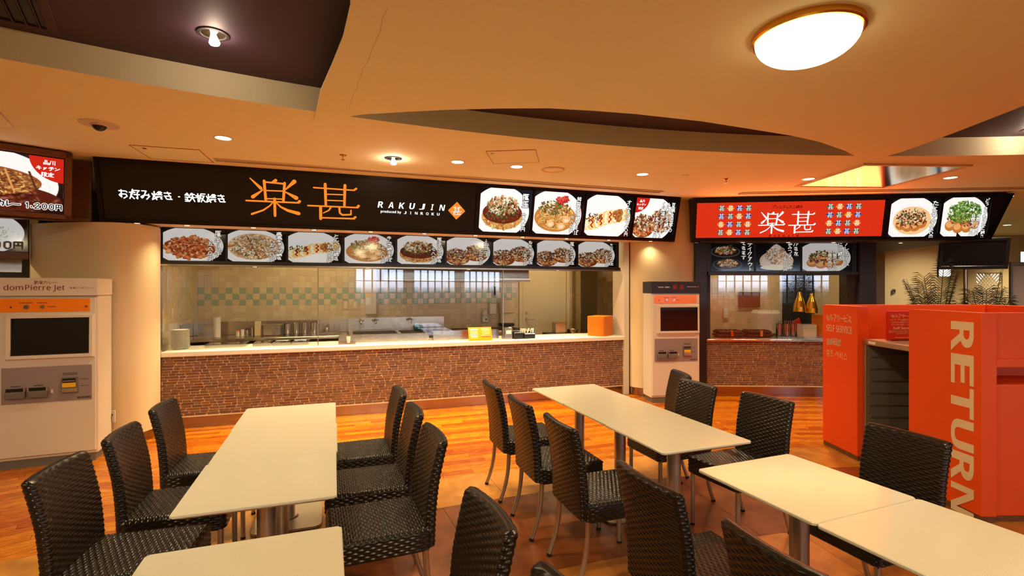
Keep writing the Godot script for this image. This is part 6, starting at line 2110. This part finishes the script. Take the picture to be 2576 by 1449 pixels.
func build_curry_stall() -> void:
	# only a narrow strip of this stall shows at the left edge, between its sign and the ticket machine
	var t := thing("menu_strip", "curry menu picture with a yellow wooden rail at the left edge", "menu board", F0 * place(Vector3(0, 1.89, 0.0)))
	part("wood_rail", span(-1.6, -0.01, 0.0, 0.075, -0.05, 0.04, 0.006), mats.wood_frame, t)
	part("backing_board", span(-1.6, -0.01, 0.075, 0.5, -0.05, 0.0), mats.sign_black, t)
	var p := poster(t, "food_picture_light", -0.68, -0.02, 0.08, 0.47, 0.004, food("rice", 120, Color(0.16, 0.06, 0.05)), 0.5)  # weak emission in the print, standing in for light from outside it
	var fk := MB.new()
	var fw := MB.new()
	write(fk, "800円", Vector2(-0.36, 0.185), Vector2(0.07, 0.08), 0.022, 0.0048, false, 1.1)
	write(fw, "800円", Vector2(-0.36, 0.185), Vector2(0.07, 0.08), 0.009, 0.0056, false, 1.1)
	part("outline_print", fk, mats.print_white, p)
	part("lettering", fw, mats.print_black, p)
	t = thing("stall_counter", "plain counter of the curry stall behind the large ticket machine", "counter", F0)
	part("carcass", span(-3.0, -0.04, 0.0, 0.85, -0.6, -0.02), mats.wood_frame, t)
	t = thing("worktop", "pale worktop of the curry stall at the left edge", "worktop", F0)
	part("slab", span(-3.0, -0.04, 0.85, 0.9, -0.62, 0.03, 0.005), mats.counter_top, t)
	var w := setting("wall_curry", "dim steel-lined kitchen wall of the curry stall", F0)
	part("lining", span(-3.2, 0.6, 0.0, 2.9, -1.7, -1.6), mats.grey_plastic, w)
	part("side_lining", span(-0.02, 0.05, 0.0, 2.9, -1.6, -0.45), mats.cream_plastic, w)
	t = thing("range_hood", "steel extractor hood inside the curry stall", "hood", F0)
	part("hood_front", span(-2.5, -0.1, 1.8, 2.6, -1.0, -0.98), mats.steel, t)
	part("gutter", span(-2.5, -0.1, 1.78, 1.82, -1.0, -0.9), mats.steel, t)
	unseen_kitchen_lamp(F0 * Vector3(-1.2, 2.6, -0.7), "unseen long kitchen ceiling lamp of the curry stall", 42.0, 1.8)

# ---------------------------------------------------------------- orange tray-return unit
func build_return_unit() -> void:
	var m: Material = mats.orange_board
	var X := 3.19
	var t := thing("return_unit", "orange self-service return unit with cream RETURN lettering", "return station", place(Vector3(X, 0, -3.43)))
	# local: x to the right, -z away from the viewer; panels stand 1.43 m high on a grey-brown plinth
	var h := 1.43
	var ret := part("return_panel", span(0.0, 0.105, 0.045, h, -0.63, 0.0, 0.002), m, t)
	var txt := part("text_panel", span(0.0, 0.105, 0.045, h, -1.75, -1.235, 0.002), m, t)
	part("far_panel", span(0.105, 1.62, 0.045, h, -1.75, -1.7, 0.002), m, t)
	part("far_panel_end", span(1.62, 1.7, 0.045, h, -1.75, -1.55, 0.002), m, t)
	part("rear_panel", span(1.62, 1.7, 0.045, h, -1.55, 0.0, 0.002), m, t)
	part("bay_side", span(0.105, 1.62, 0.045, h - 0.04, -0.63, -0.58, 0.002), m, t)
	# face towards the viewer with a deep return slot
	var face := part("front_panel", span(0.105, 1.62, 0.045, 0.92, -0.06, -0.02, 0.002), m, t)
	part("slot_floor", span(0.105, 1.62, 0.92, 0.94, -0.4, -0.02), m, face)
	part("slot_back", span(0.105, 1.62, 0.94, 1.06, -0.4, -0.38), m, face)
	part("slot_shelf", span(0.105, 1.62, 1.06, 1.118, -0.4, 0.0, 0.002), m, face)
	part("upper_panel", span(0.105, 1.62, 1.118, h, -0.08, -0.02, 0.002), m, face)
	for e in [[0.004, 0.101, -0.625, -0.005], [0.004, 0.101, -1.745, -1.24], [0.11, 1.69, -1.745, -1.705], [1.625, 1.695, -1.54, -0.005], [0.11, 1.615, -0.055, -0.025]]:
		part("plinth", span(e[0], e[1], 0.0, 0.045, e[2], e[3]), mats.wood_frame, t)
	# lettering stands on the faces that look left; its local x runs towards the viewer
	var facing := Transform3D(Basis(Vector3(0, 0, 1), Vector3(0, 1, 0), Vector3(-1, 0, 0)), Vector3(-0.001, 0, -0.63))
	var word := "RETURN"
	for i in word.length():
		# each letter lies on its right side, tops towards the viewer
		var turned := facing * Transform3D(Basis(Vector3.BACK, -PI / 2), Vector3(0.484, 1.256 - i * 0.232, 0.0))
		piece("lettering", latin(word[i], 0.212, 0.18), mats.cream_letter, ret, turned)
	var side := Transform3D(Basis(Vector3(0, 0, 1), Vector3(0, 1, 0), Vector3(-1, 0, 0)), Vector3(-0.001, 0, -1.75))
	var b := MB.new()
	write(b, "セルフサービス", Vector2(0.055, 1.345), Vector2(0.054, 0.075), 0.008, 0.0, false, 1.02)
	write(b, "自助服务", Vector2(0.06, 1.108), Vector2(0.058, 0.075), 0.0075, 0.0, false, 1.02)
	write(b, "셀프", Vector2(0.06, 0.99), Vector2(0.054, 0.075), 0.005, 0.0, false, 1.02)
	write(b, "서비스", Vector2(0.2, 0.985), Vector2(0.058, 0.075), 0.005, 0.0, false, 1.02)
	part("lettering", b, mats.cream_letter, txt, side)
	piece("lettering", latin("SELF SERVICE", 0.385, 0.065, false), mats.cream_letter, txt, side * place(Vector3(0.255, 1.2, 0.0)))
	# the red notice card on the wagon
	t = thing("notice_card", "red self-service notice card standing on the wagon", "notice", place(Vector3(3.335, 1.135, -4.5), 4.0))
	part("card", span(0.0, 0.34, 0.0, 0.26, -0.006, 0.0, 0.001), mats.red_card, t)
	part("card_foot", span(0.05, 0.29, 0.0, 0.006, -0.08, 0.0), mats.red_card, t)
	b = MB.new()
	write(b, "セルフサービス", Vector2(0.045, 0.232), Vector2(0.032, 0.032), 0.0042, 0.0012, false, 1.04)
	write(b, "カップ、グラス類はワゴンの", Vector2(0.036, 0.19), Vector2(0.0165, 0.0165), 0.0019, 0.0012, false, 1.06)
	write(b, "その他の食器はトレーで", Vector2(0.052, 0.168), Vector2(0.0165, 0.0165), 0.0019, 0.0012, false, 1.06)
	write(b, "ワゴン内にお戻しください", Vector2(0.045, 0.146), Vector2(0.0165, 0.0165), 0.0019, 0.0012, false, 1.06)
	part("lettering", b, mats.cream_letter, t)
	piece("lettering", latin("Self Service", 0.2, 0.024), mats.cream_letter, t, place(Vector3(0.165, 0.107, 0.0)))
	piece("lettering", latin("Please put a cup and glasses in a wagon.", 0.29, 0.009, false), mats.cream_letter, t, place(Vector3(0.17, 0.082, 0.0)))
	piece("lettering", latin("Please return other tableware in a wagon", 0.29, 0.009, false), mats.cream_letter, t, place(Vector3(0.17, 0.07, 0.0)))
	piece("lettering", latin("together with a tray.", 0.15, 0.009, false), mats.cream_letter, t, place(Vector3(0.17, 0.058, 0.0)))
	piece("lettering", latin("Shinagawa Kitchen", 0.17, 0.013, false, true), mats.cream_letter, t, place(Vector3(0.17, 0.022, 0.0)))
	# grey wagon in the bay
	t = thing("dish_wagon", "grey metal dish wagon with an open dark front in the orange bay", "wagon", place(Vector3(3.24, 0, -4.66)))
	part("top_rim", span(0.0, 0.62, 1.08, 1.13, 0.0, 0.58, 0.006), mats.aluminium, t)
	part("post", span(0.0, 0.035, 0.1, 1.08, 0.0, 0.035, 0.004), mats.aluminium, t)
	part("post", span(0.0, 0.035, 0.1, 1.08, 0.545, 0.58, 0.004), mats.aluminium, t)
	part("post", span(0.585, 0.62, 0.1, 1.08, 0.0, 0.035, 0.004), mats.aluminium, t)
	part("post", span(0.585, 0.62, 0.1, 1.08, 0.545, 0.58, 0.004), mats.aluminium, t)
	part("far_side", span(0.02, 0.6, 0.12, 1.08, 0.035, 0.045), mats.grey_plastic, t)
	part("back_sheet", span(0.59, 0.6, 0.12, 1.08, 0.03, 0.55), mats.grey_plastic, t)
	part("near_side", span(0.02, 0.6, 0.12, 1.08, 0.535, 0.545), mats.grey_plastic, t)
	for k in 8:
		part("tray_rail", span(0.03, 0.58, 0.2 + k * 0.11, 0.212 + k * 0.11, 0.045, 0.06), mats.aluminium, t)
	part("floor_sheet", span(0.0, 0.62, 0.1, 0.12, 0.0, 0.58), mats.aluminium, t)
	part("label", span(-0.001, 0.0, 1.095, 1.118, 0.07, 0.16), mats.paper, t)
	part("door_latch", span(-0.006, 0.0, 0.62, 0.66, 0.55, 0.57, 0.002), mats.black_plastic, t)
	for c in [[0.05, 0.05], [0.57, 0.05], [0.05, 0.53], [0.57, 0.53]]:
		b = MB.new()
		b.cyl(Vector3(c[0] - 0.015, 0.04, c[1]), Vector3(c[0] + 0.015, 0.04, c[1]), 0.04, 0.04, 14)
		b.box(Vector3(c[0], 0.08, c[1]), Vector3(0.03, 0.05, 0.03))
		part("caster", b, mats.rubber, t)

# ---------------------------------------------------------------- what shows beyond the return unit
func palm(at: Vector3, label: String, seed_: int, height: float, fronds: int) -> void:
	var g := RandomNumberGenerator.new()
	g.seed = seed_
	var t := thing("potted_palm", label, "palm", place(at), "potted palms behind the orange unit")
	var b := MB.new()
	b.lathe([Vector2(0.0, 0.0), Vector2(0.13, 0.0), Vector2(0.17, 0.32), Vector2(0.18, 0.34), Vector2(0.16, 0.34), Vector2(0.155, 0.3), Vector2(0.0, 0.3)], Vector3.ZERO, 24)
	part("pot", b, mats.soil_pot, t)
	for k in fronds:
		var a := TAU * k / fronds * 1.618 + g.randf()
		var lean := g.randf_range(0.1, 0.5) if k > 2 else g.randf_range(0.0, 0.15)
		var top := height * g.randf_range(0.8, 1.0) - lean * 0.3
		var reach := 0.1 + lean * 0.55
		var dir := Vector3(cos(a), 0, sin(a))
		var pts := []
		for i in 9:
			var s := i / 8.0
			pts.append(dir * (0.03 + reach * s * s) + Vector3.UP * (0.3 + (top - 0.3) * s - 0.28 * lean * s * s * s))
		b = MB.new()
		b.tube(pts, 0.007, 5, 0.003)
		var stem := part("frond", b, mats.stem, t)
		b = MB.new()
		for i in 32:
			var s := 0.42 + 0.58 * i / 31.0
			var f := s * 8.0
			var q: int = mini(int(f), 7)
			var p: Vector3 = (pts[q] as Vector3).lerp(pts[q + 1], f - q)
			var along: Vector3 = ((pts[q + 1] as Vector3) - (pts[q] as Vector3)).normalized()
			var side := along.cross(dir.cross(Vector3.UP).cross(along).normalized()).normalized()
			for sg in [-1.0, 1.0]:
				var len := 0.17 * sin(PI * (0.2 + 0.75 * (1.0 - (s - 0.42) / 0.58))) * g.randf_range(0.85, 1.1) + 0.05
				var out: Vector3 = (side * sg + along * 0.75 + Vector3.UP * g.randf_range(-0.1, 0.15)).normalized()
				var wide := along * 0.005
				var mid := p + out * len * 0.5 + Vector3.UP * 0.01
				var tip := p + out * len - Vector3.UP * len * 0.28
				b.tri(p - wide * 0.5, mid - wide, mid + wide)
				b.tri(p - wide * 0.5, mid + wide, p + wide * 0.5)
				b.tri(mid - wide, tip, mid + wide)
		part("leaflets", b, mats.leaf, stem)

func build_background() -> void:
	# cream pier beyond the blue column
	var w := setting("wall_right", "cream pier seen past the dark blue column")
	var b := MB.new()
	b.prism(PackedVector2Array([Vector2(7.1, -10.2), Vector2(7.24, -9.8), Vector2(8.08, -9.6), Vector2(8.2, -10.2)]), 0.0, 2.9)
	part("plaster_face", b, mats.wall_paint, w)
	var t := thing("thermostat", "small dark square thermostat on the cream pier", "thermostat", place(Vector3(7.37, 1.5, -9.757), 13.4))
	part("case", span(-0.035, 0.035, 0.0, 0.08, 0.0, 0.02, 0.004), mats.grey_plastic, t)
	part("display", span(-0.02, 0.02, 0.03, 0.06, 0.02, 0.022), mats.black_plastic, t)
	# television on a pole
	var at := Transform3D(Basis(Vector3.UP, deg_to_rad(-18.0)) * Basis(Vector3.RIGHT, 0.16), Vector3(6.84, 1.9, -7.5))
	t = thing("television", "dark flat television tilted down on a pole above the palms", "television", at)
	part("screen", span(-0.38, 0.38, 0.03, 0.4, 0.0, 0.004), mats.screen_glass, t)
	b = MB.new()
	for e in [[-0.42, 0.42, 0.4, 0.44], [-0.42, 0.42, -0.02, 0.03], [-0.42, -0.38, 0.03, 0.4], [0.38, 0.42, 0.03, 0.4]]:
		b.box(Vector3((e[0] + e[1]) / 2.0, (e[2] + e[3]) / 2.0, -0.01), Vector3(e[1] - e[0], e[3] - e[2], 0.04), 0.004)
	part("bezel", b, mats.black_plastic, t)
	part("rear_case", span(-0.4, 0.4, 0.0, 0.42, -0.08, -0.02, 0.02), mats.black_plastic, t)
	t = thing("television_stand", "slim steel pole stand under the tilted television", "stand", place(Vector3(6.84, 0, -7.6)))
	b = MB.new()
	b.cyl(Vector3(0, 0.02, 0), Vector3(0, 2.2, -0.02), 0.025, 0.025, 16)
	part("pole", b, mats.steel, t)
	b = MB.new()
	b.cyl(Vector3(0, 0, 0), Vector3(0, 0.02, 0), 0.3, 0.3, 32)
	part("foot", b, mats.steel, t)
	palm(Vector3(5.03, 0, -6.0), "dark potted palm at the left, tallest fronds before the cream pier", 4, 1.95, 13)
	palm(Vector3(5.62, 0, -6.0), "dark potted palm at the right under the television", 9, 1.82, 13)
	# lattice window, lit sign, shopfront and glass board further back
	var n := setting("window_10", "bright lattice window far behind the palms")
	n.position = Vector3(11.5, 1.2, -12.55)
	part("frame", span(0.0, 0.65, 0.0, 0.03, -0.03, 0.03), mats.white_panel, n)
	part("frame", span(0.0, 0.65, 0.75, 0.78, -0.03, 0.03), mats.white_panel, n)
	for k in 9:
		var o := part("lattice_bar", span(-0.02, 0.02, -0.5, 0.5, -0.01, 0.01), mats.cream_plastic, n)
		o.transform = Transform3D(Basis(Vector3.BACK, 0.7), Vector3(0.08 * k, 0.39, 0.0))
		o = part("lattice_bar", span(-0.02, 0.02, -0.5, 0.5, -0.01, 0.01), mats.cream_plastic, n)
		o.transform = Transform3D(Basis(Vector3.BACK, -0.7), Vector3(0.08 * k, 0.39, 0.012))
	t = thing("lit_shop_sign", "small white lit sign far behind the palms", "sign", place(Vector3(9.0, 1.84, -10.5)))
	part("light_face", span(-0.12, 0.12, 0.0, 0.22, 0.0, 0.01), mats.sign_white_light, t)
	part("case", span(-0.13, 0.13, -0.01, 0.23, -0.06, 0.0), mats.grey_plastic, t)
	part("hanger", span(-0.01, 0.01, 0.23, 1.06, -0.04, -0.02), mats.steel, t)
	t = thing("glass_board", "tall pinkish grey glass board at the right edge beyond the unit", "glass board", place(Vector3(9.0, 0, -8.9), -12.0))
	part("board", span(-0.15, 2.6, 0.1, 2.0, -0.03, 0.0, 0.004), mats.grey_label, t)
	part("steel_frame", span(-0.18, -0.15, 0.0, 2.06, -0.04, 0.01), mats.steel, t)
	part("head_rail", span(-0.15, 2.6, 2.0, 2.06, -0.04, 0.01), mats.steel, t)
	part("foot_rail", span(-0.15, 2.6, 0.0, 0.1, -0.04, 0.01), mats.steel, t)
	t = thing("shop_front", "dim shopfront with a dark fascia far at the right", "shopfront", place(Vector3(12.6, 0, -12.0)))
	part("fascia", span(0.0, 4.3, 2.05, 2.5, -0.1, 0.0), mats.blue_black, t)
	part("post", span(0.0, 0.1, 0.0, 2.05, -0.1, 0.0), mats.steel, t)
	part("post", span(2.2, 2.3, 0.0, 2.05, -0.1, 0.0), mats.steel, t)
	part("shop_wall", span(0.0, 4.3, 0.0, 2.05, -0.45, -0.4), mats.grey_plastic, t)
	down_light(Vector3(7.55, CEIL - 0.001, -8.7), "unseen ceiling downlight before the cream pier past the blue column", 5.5)  # out of view, placed to brighten the pier
	down_light(Vector3(9.6, CEIL - 0.001, -11.6), "unseen far ceiling downlight left of the lattice window", 9.0)  # out of view, lights the far wall
	down_light(Vector3(12.3, CEIL - 0.001, -11.4), "unseen far ceiling downlight before the dark shop fascia", 9.0)  # out of view, lights the wall and shopfront behind the palms
	down_light(Vector3(13.6, CEIL - 0.001, -9.8), "unseen far ceiling downlight beyond the right picture edge", 6.0)  # out of view, lights the far right background
	down_light(Vector3(9.3, CEIL - 0.001, -7.7), "unseen far ceiling downlight over the glass board", 4.5)  # out of view, placed to light the front of the glass board
	down_light(Vector3(10.2, CEIL - 0.001, -10.4), "far ceiling downlight near the distant shopfront", 3.0)
